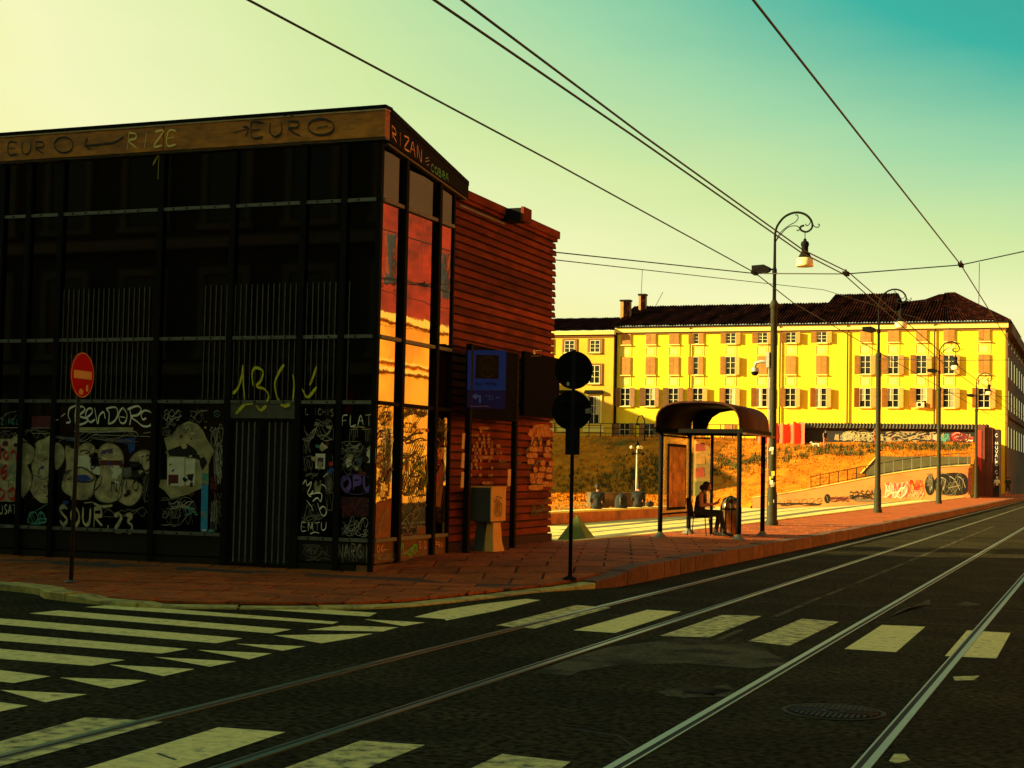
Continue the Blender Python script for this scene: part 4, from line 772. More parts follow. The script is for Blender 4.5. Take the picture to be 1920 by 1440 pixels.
# round traffic signs seen from behind
P0 = ground(1069, 1072, .24); px0, py0 = P0.x, P0.y
RS = thing('round_sign_pole', 'two round traffic signs on one pole seen from behind, black', 'traffic sign', (px0, py0, zpave(px0, py0)))
mb = MB(); mb.tube([(px0, py0, zpave(px0, py0)), (px0, py0, 3.63)], .030, 10); mb.build('pole', black_metal, RS)
mb = MB(); mb.lathe([(.11, 0), (.11, .02), (.035, .05), (.033, .1)], (px0, py0, zpave(px0, py0)), 12); mb.build('foot', black_metal, RS)
vn = Vector((px0, py0, 0)).normalized()
for z, r, dx in ((3.32, .295, .0), (2.70, .305, -.02)):
    c = Vector((px0, py0, z)) + vn * .06 + Vector((vn.y, -vn.x, 0)) * dx; sd = Vector((vn.y, -vn.x, 0)); n = 32; vs = []
    for o in (-.012, .012):
        for k in range(n): t = 2 * math.pi * k / n; vs.append(c + vn * o + sd * (r * math.cos(t)) + Vector((0, 0, r * math.sin(t))))
    d = MB().add(vs, [tuple(range(n)), tuple(range(2 * n - 1, n - 1, -1))] + [(k, n + k, n + (k + 1) % n, (k + 1) % n) for k in range(n)]).build('sign_disc', sign_black, RS)
    mb = MB()
    for dz in (-.14, .14): mb.bar(c - vn * .02 + Vector((0, 0, dz)) - sd * .2, c - vn * .02 + Vector((0, 0, dz)) + sd * .2, .03, .02)
    mb.build('clamp_rail', black_metal, d)
bx = Vector((px0, py0, 2.24)) + vn * .03
mb = MB(); mb.bar(bx + Vector((0, 0, -.22)), bx + Vector((0, 0, .20)), .22, .06, upv=vn); mb.build('supplementary_plate', black_metal, RS)
VP_ = Plane(Vector((px0, py0, 0)) + vn * .04, -vn)
patch('sticker', VP_, [[(1065 + 3 * math.cos(t / 8 * 6.283), 720 + 4 * math.sin(t / 8 * 6.283)) for t in range(8)]], g_grey, RS, o=.012)
patch('sticker', VP_, [[(1097, 767), (1110, 764), (1110, 774), (1098, 776)]], g_dim, RS, o=.012)

P0 = ground(133, 1090, .08); nx_, ny_ = P0.x, P0.y
NE = thing('no_entry_sign', 'red no entry disc with cream bar on a thin pole at the kerb', 'traffic sign', (nx_, ny_, .07))
mb = MB(); mb.tube([(nx_, ny_, .06), (nx_ + .02, ny_, 3.28)], .030, 10); mb.build('pole', dark_post, NE)
mb = MB(); mb.lathe([(.10, 0), (.10, .012), (.04, .03)], (nx_, ny_, .07), 12); mb.build('foot', grey_metal, NE)
nn_ = Vector((.992, .13, 0)).normalized(); NP = Plane(Vector((nx_ + .02, ny_, 2.99)) + nn_ * .045, nn_)
def disc(pl, r, o0, o1, n=36):
    vs = [pl.pt(r * math.cos(2 * math.pi * k / n), r * math.sin(2 * math.pi * k / n), o) for o in (o0, o1) for k in range(n)]
    return MB().add(vs, [tuple(range(n - 1, -1, -1)), tuple(range(n, 2 * n))] + [(k, (k + 1) % n, n + (k + 1) % n, n + k) for k in range(n)])
dk = disc(NP, .32, -.012, .004).build('disc', sign_red, NE)
mb = MB(); n = 40
vs = [NP.pt(r * math.cos(2 * math.pi * k / n), r * math.sin(2 * math.pi * k / n), .0065) for r in (.305, .317) for k in range(n)]; mb.add(vs, [(k, n + k, n + (k + 1) % n, (k + 1) % n) for k in range(n)]); mb.build('rim', cream_paint, dk)
patch('bar', NP, [[(-.25, -.055), (.25, -.055), (.25, .06), (-.25, .06)]], cream_paint, dk, o=.0085, px=False)
patch('sticker', NP, [[(-.09, -.27), (.01, -.28), (.03, -.22), (-.04, -.19), (-.09, -.22)]], cream_paint, dk, o=.0085, px=False); patch('sticker', NP, [[(.10, -.23), (.16, -.22), (.16, -.13), (.10, -.14)]], cream_paint, dk, o=.0085, px=False)

# pyramid block
pc = (-11.55, 34.2); zc = zplaza(*pc)
mb = MB(); s = .40; mb.add([(pc[0] - s, pc[1] - s, zc - .03), (pc[0] + s, pc[1] - s, zc - .03), (pc[0] + s, pc[1] + s, zc - .03), (pc[0] - s, pc[1] + s, zc - .03), (pc[0] - .02, pc[1], zc + .62)], [(0, 1, 4), (1, 2, 4), (2, 3, 4), (3, 0, 4), (3, 2, 1, 0)])
pyb = mb.build('concrete_pyramid', green_conc, None, Vector((pc[0], pc[1], zc))); pyb.location = (pc[0], pc[1], zc); tag(pyb, 'small green concrete pyramid block on the pale path behind the round signs', 'bollard')

# ================================================================== tram shelter
SX0, SX1, SY0, SY1, SZ = -9.62, -7.78, 34.45, 37.05, .28
SH = thing('tram_shelter', 'tram stop shelter with rounded vault roof on dark posts on the platform', 'bus shelter', (-8.7, 35.7, SZ))
for x, y in ((SX0, SY0), (SX0, SY1), (SX1, SY0), (SX1, SY1)):
    mb = MB(); mb.tube([(x, y, SZ), (x, y, 2.78)], .055, 10); p = mb.build('post', black_metal, SH)
    MB().lathe([(.17, 0), (.16, .015), (.085, .07), (.06, .12)], (x, y, SZ), 14).build('foot', grey_metal, p)
mb = MB(); mb.tube([(-9.05, SY1, SZ), (-9.05, SY1, 2.78)], .04, 8); mb.build('post', black_metal, SH)
vs = []; fs = []; na = 14; prof = []
for k in range(na + 1):
    t = math.pi * k / na; c_, s_ = math.cos(t), math.sin(t); x = -8.70 - 1.0 * math.copysign(abs(c_) ** .62, c_); z = 2.80 + .62 * abs(s_) ** .62; prof.append((x, z))
for y in (SY0 - .28, SY1 + .30):
    for (x, z) in prof: vs.append((x, y, z))
    for (x, z) in prof: vs.append((-8.7 + (x + 8.7) * .965, y, 2.78 + (z - 2.8) * .95))
m_ = na + 1
for k in range(na): fs += [(k, 2 * m_ + k, 2 * m_ + k + 1, k + 1), (m_ + k, m_ + k + 1, 3 * m_ + k + 1, 3 * m_ + k), (k, k + 1, m_ + k + 1, m_ + k), (2 * m_ + k, 3 * m_ + k, 3 * m_ + k + 1, 2 * m_ + k + 1)]
rmb = MB()
for qi, q in enumerate(fs): rmb.f.append(list(q)); rmb.m.append(1 if qi % 4 in (1,) else 0); rmb.sm.append(True)
rmb.v = [Vector(p) for p in vs]
rf = rmb.build('vault_roof', [pm('shelter_roof', (.075, .022, .007), .8, .35, 5, (.03, .010, .004), .45, .65, 2, spec=.2), black_metal], SH)
ye = SY1 + .285
MB().prism([(x, ye, z) for x, z in ((-9.62, 2.80), (-9.26, 2.80), (-9.24, 2.96), (-9.12, 3.15), (-8.93, 3.27), (-8.66, 3.32), (-8.3, 3.32), (-8.05, 3.33), (-8.2, 3.40), (-8.7, 3.405), (-9.2, 3.40), (-9.48, 3.28), (-9.62, 3.1))], (0, -.02, 0)).build('end_panel', black_metal, SH)
mb = MB()
for x in (SX0 - .09, SX1 + .09): mb.box((x - .04, SY0 - .30, 2.68), (x + .04, SY1 + .32, 2.80))
for y in (SY0, SY1): mb.box((SX0 - .03, y - .04, 2.69), (SX1 + .03, y + .04, 2.78))
mb.build('eave_beam', black_metal, SH)
mb = MB(); mb.box((SX1 + .135, SY0 - .30, 2.66), (SX1 + .22, SY1 + .33, 2.70)); mb.build('gutter', pm('gutter_brown', (.15, .05, .02), .6), SH)
mb = MB(); mb.bar((SX0 - .12, SY0 - .35, 2.82), (SX0 - .30, SY0 - .35, 2.86), .03, .03); mb.build('pipe_end', black_metal, SH)
# back and far-end screens with posters and stickers
gl = pm('screen_glass', (.75, .50, .16), .15, .1, 2, spec=.5, alpha=.35)
for a, b, pst in (((SX0, SY0 + .1), (SX0, SY1 - .1), 1), ((SX0 + .1, SY1), (-9.1, SY1), 2)):
    dx, dy = b[0] - a[0], b[1] - a[1]; L = math.hypot(dx, dy); pl = Plane((a[0], a[1], 0), (dy / L, -dx / L, 0) if pst == 1 else (0, -1, 0))
    mb = MB(); mb.bar((a[0], a[1], 1.72), (b[0], b[1], 1.72), .012, 1.80); mb.build('screen', gl, SH)
    mb = MB(); mb.bar((a[0], a[1], .80), (b[0], b[1], .80), .04, .04); mb.bar((a[0], a[1], 2.63), (b[0], b[1], 2.63), .04, .04); mb.build('screen_rail', black_metal, SH)
mb = MB(); mb.box((SX0 + .012, 34.95, .88), (SX0 + .04, 36.6, 2.45)); pf = mb.build('poster_case', black_metal, SH)
pq = Plane((SX0 + .04, 35, 0), (1, 0, 0)); patch('poster', pq, [[(0.03, .95), (1.52, .95), (1.52, 2.38), (.03, 2.38)]], pm('shelter_poster', (.72, .30, .07), .6, .35, 3, (.30, .09, .03), .45, .62, 2.5), pf, px=False)
pe = Plane((SX0, SY1 - .007, 0), (0, -1, 0)); cols = (pm('sticker_red', (.55, .08, .03), .7, .3, 8), pm('sticker_orange', (.75, .35, .06), .7, .3, 8), pm('sticker_green', (.22, .20, .04), .7, .3, 8))
for u, v, w_, h_, c_ in ((.14, 2.3, .26, .22, 0), (.16, 1.98, .24, .26, 1), (.15, 1.66, .24, .26, 0), (.12, 1.2, .3, .38, 2), (.15, .95, .2, .2, 1)): patch('sticker', pe, [[(u, v), (u + w_, v + .02), (u + w_ - .02, v + h_), (u + .01, v + h_ - .03)]], cols[c_], SH, o=.003 + .001 * c_, px=False)

# chair, woman and bin under the shelter
ch = thing('chair', 'black chair with rounded back under the tram shelter roof', 'chair', (-9.10, 36.05, SZ))
hx, hy = ch.location.x, ch.location.y
mb = MB(); mb.box((hx - .22, hy - .22, SZ + .42), (hx + .22, hy + .22, SZ + .46)); mb.build('seat', black_metal, ch)
vs = []; fs = []
for i in range(7):
    for k in range(9):
        a = -1 + 2 * k / 8; h = i / 6; wdt = .23 * math.sqrt(max(0, 1 - max(0, (h - .45) / .55) ** 2.2)) + .01; vs.append((hx - .24 - .07 * h + .05 * a * a, hy + a * wdt, SZ + .46 + .42 * h))
for i in range(6):
    for k in range(8): q = i * 9 + k; fs.append((q, q + 1, q + 10, q + 9))
bo = MB().add(vs, fs, 0, True).build('backrest', black_metal, ch); sm_ = bo.modifiers.new('thick', 'SOLIDIFY'); sm_.thickness = .02
for sx in (-1, 1):
    for sy in (-1, 1): MB().tube([(hx + sx * .19, hy + sy * .19, SZ + .43), (hx + sx * .23, hy + sy * .22, SZ)], .013, 6).build('leg', black_metal, ch)
bxp, byp = -8.62, 37.3
LB = thing('litter_bin', 'domed steel litter bin with arched opening standing behind the seated woman', 'bin', (bxp, byp, SZ))
shiny = pm('bin_steel', (.30, .20, .09), .25, .4, 6, metal=.7); prof = [(.20, 0), (.24, .03), (.25, .62), (.25, .66)] + [(.25 * math.cos(t), .66 + .27 * math.sin(t)) for t in [math.pi / 2 * k / 7 for k in range(1, 8)]]
MB().lathe(prof, (bxp, byp, SZ), 20).build('body', shiny, LB)
mb = MB()
for k in range(10):
    t = 2 * math.pi * k / 10; mb.tube([(bxp + (.255 * math.cos(t)), byp + .255 * math.sin(t), SZ + .03), (bxp + .257 * math.cos(t), byp + .257 * math.sin(t), SZ + .66), (bxp + .19 * math.cos(t), byp + .19 * math.sin(t), SZ + .86), (bxp, byp, SZ + .945)], .012, 6)
mb.build('rib', black_metal, LB)
mb = MB(); mb.lathe([(.258, .60), (.265, .62), (.258, .64)], (bxp, byp, SZ), 20); mb.build('band', black_metal, LB)

# ================================================================== people
def seg_d(P, a, b, ra, rb):
    ab = b - a; l2 = max(ab @ ab, 1e-9); t = np.clip(((P - a) @ ab) / l2, 0, 1); return np.linalg.norm(P - (a + t[:, None] * ab), axis=1) - (ra + (rb - ra) * t)
def body(root, prims, mats, voxel):
    """one continuous skin: tapered limbs fused by a voxel remesh; prims = (a, b, ra, rb, material index)"""
    bm = bmesh.new()
    for a, b, ra, rb, mi in prims:
        a = Vector(a); b = Vector(b); d = b - a; n = 10; rings = []
        q = d.to_track_quat('Z', 'Y') if d.length > 1e-6 else Vector((0, 0, 1)).to_track_quat('Z', 'Y')
        stations = [(a, ra, -math.pi / 2 + math.pi / 2 * k / 4) for k in range(1, 5)] + [(b, rb, math.pi / 2 * k / 4) for k in range(0, 4)]
        for c, r, ph in stations: rings.append([bm.verts.new(c + q @ Vector((r * math.cos(ph) * math.cos(2 * math.pi * k / n), r * math.cos(ph) * math.sin(2 * math.pi * k / n), r * math.sin(ph)))) for k in range(n)])
        for r1, r2 in zip(rings[:-1], rings[1:]):
            for k in range(n): bm.faces.new((r1[k], r1[(k + 1) % n], r2[(k + 1) % n], r2[k]))
        bm.faces.new(rings[0][::-1]); bm.faces.new(rings[-1])
    me = bpy.data.meshes.new('body_src'); bm.to_mesh(me); bm.free()
    o = bpy.data.objects.new('body_src', me); C.objects.link(o); md = o.modifiers.new('r', 'REMESH'); md.mode = 'VOXEL'; md.voxel_size = voxel; md.use_smooth_shade = True
    s = o.modifiers.new('s', 'SMOOTH'); s.iterations = 2; s.factor = .5
    dg = bpy.context.evaluated_depsgraph_get(); me2 = bpy.data.meshes.new_from_object(o.evaluated_get(dg)); bpy.data.objects.remove(o)
    me2.materials.clear()
    for m in mats: me2.materials.append(m)
    nP = len(me2.polygons); ce = np.zeros(nP * 3); me2.polygons.foreach_get('center', ce); ce = ce.reshape(-1, 3)
    D = np.array([seg_d(ce, np.array(a), np.array(b), ra, rb) for a, b, ra, rb, mi in prims]); mi = np.array([p[4] for p in prims])[D.argmin(0)]
    me2.polygons.foreach_set('material_index', mi.astype(np.int32)); me2.polygons.foreach_set('use_smooth', [True] * nP)
    me2.name = 'body'; ob = link('body', me2, root); return ob
# material slots: 0 skin 1 top 2 trousers 3 shoes 4 hair
def standing(name, label, loc, rz, top, bot, h=1.72, stride=.15, bare=False, group=None, armb=.0, voxel=.02, legs_skin=False, hair=None, lean=0.0):
    r = thing(name, label, 'person', loc, rz, group); k = h / 1.72; P = []
    def a(p, q, ra, rb, m): P.append((tuple(c * k for c in p), tuple(c * k for c in q), ra * k, rb * k, m))
    for s, f in ((-1, stride), (1, -stride)):
        a((f * .15, s * .09, .90), (f * .55, s * .10, .50), .085, .06, 2); a((f * .55, s * .10, .50), (f * 1.15 - (.05 if f < 0 else 0), s * .10, .09), .055, .038, 0 if legs_skin else 2); a((f * 1.15 - .06, s * .10, .045), (f * 1.15 + .15, s * .11, .035), .042, .032, 3)
    a((0, -.06, .95), (0, .06, .95), .11, .11, 2); a((0, 0, 1.0), (lean * .5, 0, 1.2), .125, .14, 1); a((lean * .5, -.05, 1.28), (lean * .5, .05, 1.28), .13, .13, 1); a((lean, -.14, 1.40), (lean, .14, 1.40), .065, .065, 1)
    a((lean, 0, 1.42), (lean + .01, 0, 1.53), .05, .05, 0); a((lean + .01, 0, 1.60), (lean + .02, 0, 1.65), .082, .088, 4); a((lean + .045, 0, 1.57), (lean + .045, 0, 1.62), .055, .06, 0); a((lean + .115, 0, 1.595), (lean + .12, 0, 1.58), .014, .014, 0)
    for s in (-1, 1):
        sw = -s * stride * .8 + armb; el_ = (lean + sw * .5 - .02, s * .22, 1.13); ha = (lean + sw * 1.1 + .06, s * .22, .90)
        a((lean, s * .185, 1.39), el_, .055, .042, 0 if bare else 1); a(el_, ha, .04, .028, 0); a(ha, (ha[0] + .02, ha[1], .84), .03, .026, 0)
        for q in range(4): a((ha[0] + .0 + .012 * q, ha[1], .84), (ha[0] + .012 * q + .012, ha[1] - s * .01, .77 + .008 * abs(q - 1)), .011, .009, 0)
        a((ha[0] + .03, ha[1], .86), (ha[0] + .06, ha[1] - s * .01, .81), .012, .01, 0)
    body(r, P, [skin_m, top, bot, blackcloth, hair or hair_m], voxel); return r
def seated_back(name, label, loc, rz, top, bot, voxel=.02, bare=False):            # sits on a wall, legs hanging forward (+x)
    r = thing(name, label, 'person', loc, rz); P = []
    def a(p, q, ra, rb, m): P.append((p, q, ra, rb, m))
    for s in (-1, 1): a((0, s * .09, .09), (.40, s * .11, .10), .09, .065, 2); a((.40, s * .11, .09), (.44, s * .11, -.33), .055, .04, 2); a((.42, s * .11, -.36), (.56, s * .12, -.38), .04, .032, 3); a((-.02, s * .18, .50), (.05, s * .22, .25), .055, .042, 0 if bare else 1); a((.05, s * .22, .25), (.26, s * .12, .20), .038, .03, 0); a((.26, s * .12, .2), (.33, s * .09, .20), .03, .02, 0)
    a((0, -.06, .10), (0, .06, .10), .12, .12, 2); a((-.02, 0, .15), (-.03, 0, .34), .125, .14, 1); a((-.03, -.06, .40), (-.03, .06, .40), .125, .125, 1); a((-.02, -.14, .52), (-.02, .14, .52), .06, .06, 1); a((-.01, 0, .54), (.02, 0, .64), .05, .05, 0); a((.03, 0, .70), (.04, 0, .76), .08, .086, 4); a((.075, 0, .67), (.075, 0, .72), .055, .06, 0)
    body(r, P, [skin_m, top, bot, blackcloth, hair_m], voxel); return r

# woman on the chair, side-on to the camera, head bent over the phone in her hands
WM = thing('person', 'woman in black with bare arms seated under the shelter, looking down at her hands', 'person', (-9.06, 36.05, SZ))
P = []; wx, wy = -9.06, 36.05
def a_(p, q, ra, rb, m): P.append((p, q, ra, rb, m))
for s in (-1, 1):
    kx = .50 if s < 0 else .42; kz = .55 if s < 0 else .53
    a_((0, s * .09, .53), (kx, s * .12, kz), .092, .068, 2); fx = .62 if s < 0 else .34
    a_((kx, s * .12, kz - .01), (fx, s * .12, .10), .060, .042, 2); a_((fx - .03, s * .12, .05), (fx + .18, s * .13, .04), .045, .034, 3)
    sh = (.04, s * .17, .98); el_ = (.06, s * .21, .72); ha = (.33, s * .06, .76)
    a_(sh, el_, .050, .040, 0); a_(el_, ha, .038, .027, 0); a_(ha, (.38, s * .045, .78), .03, .026, 0)
    for q in range(4): a_((.385, s * (.03 + .014 * q), .785), (.44, s * (.015 + .013 * q), .80 - .004 * q), .010, .008, 0); a_((.44, s * (.015 + .013 * q), .80), (.455, s * .012 * q, .775), .008, .007, 0)
    a_((.36, s * .04, .80), (.40, s * .015, .825), .011, .009, 0)
a_((-.02, -.07, .55), (-.02, .07, .55), .125, .125, 2); a_((-.04, 0, .60), (-.02, 0, .78), .115, .115, 1); a_((.0, -.05, .86), (.0, .05, .86), .115, .115, 1); a_((.04, -.12, .99), (.04, .12, .99), .055, .055, 1)
a_((.05, 0, 1.0), (.11, 0, 1.10), .045, .045, 0); a_((.12, 0, 1.17), (.13, 0, 1.20), .095, .10, 4); a_((.06, 0, 1.08), (.03, 0, 1.14), .05, .075, 4); a_((.175, 0, 1.13), (.165, 0, 1.19), .055, .068, 0); a_((.245, 0, 1.135), (.25, 0, 1.12), .013, .014, 0); a_((.20, 0, 1.075), (.21, 0, 1.075), .022, .02, 0)
P = [(p, q, ra * 1.13, rb * 1.13, m) if max(ra, rb) > .03 and m != 4 else (p, q, ra, rb, m) for p, q, ra, rb, m in P]
body(WM, P, [skin_m, blackcloth, blackcloth, blackcloth, hair_m], .013)
mb = MB(); mb.bar((wx + .40, wy, SZ + .79), (wx + .47, wy, SZ + .90), .075, .01); ph = tag(mb.build('phone', sign_black, None, Vector((wx + .43, wy, SZ + .8))), 'dark phone in the hands of the woman seated under the shelter', 'phone'); ph.location = (wx + .43, wy, SZ + .8)
# low walls on the lawn edge
wa0, wa1 = Vector((-15.75, 42.5, 0)), Vector((-14.9, 58.5, 0))
def lowwall(name, label, a, b, h, th, m, cap=None, zb=-.1):
    d = (b - a).normalized(); nr = Vector((d.y, -d.x, 0)); t = thing(name, label, 'wall', (a + b) / 2)
    MB().prism([a + Vector((0, 0, zb)), b + Vector((0, 0, zb)), b + Vector((0, 0, h)), a + Vector((0, 0, h))], nr * -th).build('wall_body', m, t)
    if cap: MB().prism([a + nr * .03 + Vector((0, 0, h + .003)), b + nr * .03 + Vector((0, 0, h + .003)), b + nr * .03 + Vector((0, 0, h + .06)), a + nr * .03 + Vector((0, 0, h + .06))], nr * -(th + .06)).build('coping', cap, t)
    return t
lowwall('low_wall', 'long low orange wall with pale coping beside the pale path', wa0, wa1, .44, .42, wall_orange, pale_stone)
lowwall('low_wall', 'short dark graffiti wall on the lawn behind the long low wall', Vector((-20.2, 61.5, 0)), Vector((-18.4, 63.5, 0)), .85, .35, pm('mossy_wall', (.10, .07, .025), .9, .4, 3, (.25, .17, .07), .5, .65, 2))
def wallpt(px):
    v = ray(px, 955); d = wa1 - wa0; nr = Vector((d.y, -d.x, 0)).normalized(); s = (wa0 - EYE).dot(nr) / v.dot(nr); p = EYE + v * s; return Vector((p.x - .2, p.y, .50))
p1 = wallpt(1131); p2 = wallpt(1207); p3 = wallpt(1175)
seated_back('person', 'person in black seated on the low wall, nearest the round sign pole', p1, R(115), blackcloth, blackcloth)
seated_back('person', 'person in dark clothes seated on the low wall beside the small white lamp', p2, R(110), blackcloth, blackcloth)
BK = thing('backpack', 'dark rounded backpack on the low wall between the two seated people', 'bag', p3)
MB().lathe([(.20, 0), (.23, .05), (.22, .3), (.17, .42), (.09, .48), (.005, .5)], p3, 14).build('bag_body', blackcloth, BK); MB().tube([p3 + Vector((.02, -.2, .1)), p3 + Vector((.05, -.27, .25)), p3 + Vector((.02, -.19, .38))], .02, 6).build('strap', grey_metal, BK)
bq = wallpt(1228); BG = thing('duffel_bag', 'flat dark duffel bag lying on the low wall right of the seated person', 'bag', bq)
MB().tube([bq + Vector((.05, -.28, .08)), bq + Vector((.03, -.24, .1)), bq + Vector((0, .25, .1)), bq + Vector((0, .3, .08))], [.04, .1, .1, .04], 10).build('bag_body', blackcloth, BG); MB().tube([bq + Vector((.04, -.12, .18)), bq + Vector((.02, 0, .25)), bq + Vector((.0, .12, .18))], .014, 6).build('handle', blackcloth, BG)
# little white cluster lamp by the wall
lq = Vector((-16.55, 55.9, .05)); CL = thing('cluster_lamp', 'small white post lamp with a cluster of round heads behind the low wall', 'street lamp', lq)
MB().tube([lq, lq + Vector((0, 0, 2.55))], [.05, .035], 8).build('post', pale_metal, CL)
for k in range(6):
    t = k * math.pi / 3; e = lq + Vector((.22 * math.cos(t), .22 * math.sin(t), 2.50 + (.12 if k % 2 else -.12)))
    MB().tube([lq + Vector((0, 0, 2.4)), lq + Vector((.12 * math.cos(t), .12 * math.sin(t), 2.38)), e], .014, 6).build('arm', black_metal, CL); MB().lathe([(.01, .07), (.05, .05), (.075, 0), (.05, -.05), (.01, -.06)], e, 10).build('lamp_head', lampglass if k % 2 else black_metal, CL)
MB().lathe([(.02, 0), (.09, .05), (.10, .13), (.02, .3)], lq + Vector((0, 0, 2.58)), 10).build('lamp_cap', black_metal, CL)
# walkers at the far end of the platform, two figures up on the embankment
wp = [ground(1857, 934, .28), ground(1874, 934.5, .28)]
standing('person', 'walker in white cap and pale top with a bag, next to the rusty tower', (wp[0].x, 127, .28), R(80), whitecloth, blackcloth, 1.62, .12, hair=whitecloth)
standing('person', 'walker in dark jacket and bare legs at the far end of the platform', (wp[0].x + .85, 126.5, .28), R(85), blackcloth, blackcloth, 1.62, .16, legs_skin=True)
standing('person', 'bare-armed figure leaning forward high on the embankment before the orange mesh', (-23.7, 139.6, embz(-23.7, 139.6)), R(-60), blackcloth, skin_m, 1.7, .1, bare=True, lean=.12)
standing('person', 'standing figure in red trousers on the embankment before the graffitied wall', (-19.45, 141.2, embz(-19.45, 141.2)), R(150), skin_m, redcloth, 1.72, .08, bare=True)
# the dog beside the first of them
dg0 = Vector((-24.45, 139.4, embz(-24.45, 139.4))); DG = thing('dog', 'pale dog standing beside the leaning figure on the embankment', 'dog', dg0, R(190)); Q = []
for s in (-1, 1):
    Q += [((.24, s * .07, .36), (.25, s * .07, .18), .055, .03, 0), ((.25, s * .07, .18), (.24, s * .07, .03), .028, .025, 0), ((-.24, s * .08, .38), (-.20, s * .08, .26), .08, .05, 0), ((-.20, s * .08, .26), (-.30, s * .08, .17), .04, .028, 0), ((-.30, s * .08, .17), (-.28, s * .08, .03), .026, .025, 0), ((.44, s * .045, .63), (.42, s * .07, .69), .025, .015, 0)]
Q += [((.22, 0, .42), (-.02, 0, .43), .125, .115, 0), ((-.02, 0, .43), (-.25, 0, .44), .105, .095, 0), ((.28, 0, .47), (.40, 0, .58), .08, .065, 0), ((.42, 0, .60), (.47, 0, .60), .075, .06, 0), ((.47, 0, .585), (.57, 0, .56), .042, .032, 0), ((-.32, 0, .48), (-.48, 0, .60), .028, .014, 0)]
body(DG, Q, [whitecloth], .016)

# ================================================================== street lamps along the platform
def curve3(pts, k=5): return [Vector((p[0], 0, p[1])) for p in smooth(pts, k)]
def street_lamp():
    t = thing('street_lamp', 'x', 'street lamp', (0, 0, 0), 0, 'ornate street lamps along the tram platform')
    MB().lathe([(.19, 0), (.19, .10), (.155, .16), (.15, .9), (.125, 1.0), (.115, 1.1), (.105, 3.5), (.10, 6.35), (.13, 6.4), (.13, 6.5), (.06, 6.62)], (0, 0, 0), 16).build('post', dark_post, t)
    MB().lathe([(.055, 6.6), (.052, 7.35), (.07, 7.4), (.07, 7.5), (.045, 7.58), (.036, 8.55)], (0, 0, 0), 12).build('upper_post', black_metal, t)
    cr = lambda pts: [((x - 450) * .00272, 9.19 - (y - 120) * .00272 - .0) for x, y in pts]
    MB().tube(curve3(cr([(452, 360), (458, 310), (480, 250), (540, 175), (610, 135), (680, 122), (750, 135), (810, 175), (848, 235), (850, 290), (820, 325), (780, 337), (735, 318), (722, 290), (740, 272), (765, 268)])), [.034] * 40 + [.03] * 36, 8).build('arm', black_metal, t)
    for pts in ([(462, 430), (490, 360), (540, 305), (610, 255), (670, 225), (698, 185), (690, 150), (668, 150)], [(465, 420), (510, 358), (570, 295), (630, 268), (690, 272), (716, 300), (700, 322), (684, 310)], [(850, 225), (862, 265), (885, 288), (915, 290), (930, 268), (912, 256)], [(835, 225), (815, 262), (790, 268), (780, 250)]):
        MB().tube(curve3(cr(pts)), .014, 6).build('scroll', black_metal, t)
    lx, lz = .885, 9.19 - (345 - 120) * .00272
    lm = MB().lathe([(.012, 0), (.012, -.16), (.045, -.2), (.05, -.24), (.11, -.28), (.125, -.36), (.10, -.42), (.10, -.58), (.15, -.64), (.19, -.72), (.185, -.745)], (lx, 0, lz), 16).build('lantern', black_metal, t)
    MB().lathe([(.19, -.745), (.235, -.78), (.25, -.95), (.255, -1.0), (.235, -1.0), (.18, -.78)], (lx, 0, lz), 16).build('lamp_shade', lampglass, lm)
    MB().tube([(-.02, 0, 7.52), (-.14, 0, 7.52)], .03, 6).build('bracket', black_metal, t)
    MB().prism([(-.14, -.11, 7.47), (-.30, -.13, 7.40), (-.66, -.13, 7.47), (-.66, -.13, 7.64), (-.30, -.13, 7.66), (-.14, -.11, 7.58)], (0, .24, 0)).build('floodlight', black_metal, t)
    return t
lp = street_lamp(); labs = ('nearest and tallest ornate street lamp, with scrolled arm and stickered post, behind the shelter', 'second ornate street lamp along the platform, before the foot of the ramp railing', 'third ornate street lamp along the platform, before the black bubble graffiti', 'farthest ornate street lamp on the platform, right against the rusty tower')
lpos = [(-9.11, 44.7), (-8.75, 64.3), (-8.85, 90), (-8.9, 117.5)]; lamps = []
for i, (x, y) in enumerate(lpos):
    o = lp if i == 0 else copy_tree(lp); o.location = (x, y, .28); o['label'] = labs[i]; lamps.append(o)
L0 = lamps[0]; bx_, by_ = lpos[0]
mb = MB(); mb.tube([(bx_ - .11, by_, 5.05), (bx_ - .35, by_ - .02, 5.08), (bx_ - .52, by_ - .02, 5.04), (bx_ - .55, by_ - .02, 4.9)], .05, 8); mb.build('camera_bracket', pale_metal, L0)
MB().lathe([(.10, .12), (.12, .06), (.12, 0)], (bx_ - .55, by_ - .02, 4.78), 14).build('camera_housing', pale_metal, L0); MB().lathe([(.115, 0), (.10, -.07), (.05, -.115), (.003, -.12)], (bx_ - .55, by_ - .02, 4.78), 14).build('camera_dome', black_metal, L0)
mb = MB(); mb.box((bx_ - .2, by_ - .12, 4.9), (bx_ - .11, by_ + .1, 5.35)); mb.build('junction_box', pale_metal, L0)
mb = MB(); mb.tube([(bx_ - .135, by_ - .02, 4.95), (bx_ - .135, by_ - .02, 1.2)], .015, 6); mb.build('cable', pale_metal, L0)
sp = Plane((bx_, by_ - .13, 0), (0, -1, 0))
for k in range(13):
    u = random.uniform(-.10, .03); v = random.uniform(.5, 2.6); a = random.uniform(.05, .11); b = random.uniform(.05, .14); patch('sticker', sp, [[(u, v), (u + a, v + .01), (u + a, v + b), (u, v + b)]], random.choice((g_paper, g_tan, g_yel, g_paper)), L0, o=.002 + .001 * k, px=False)
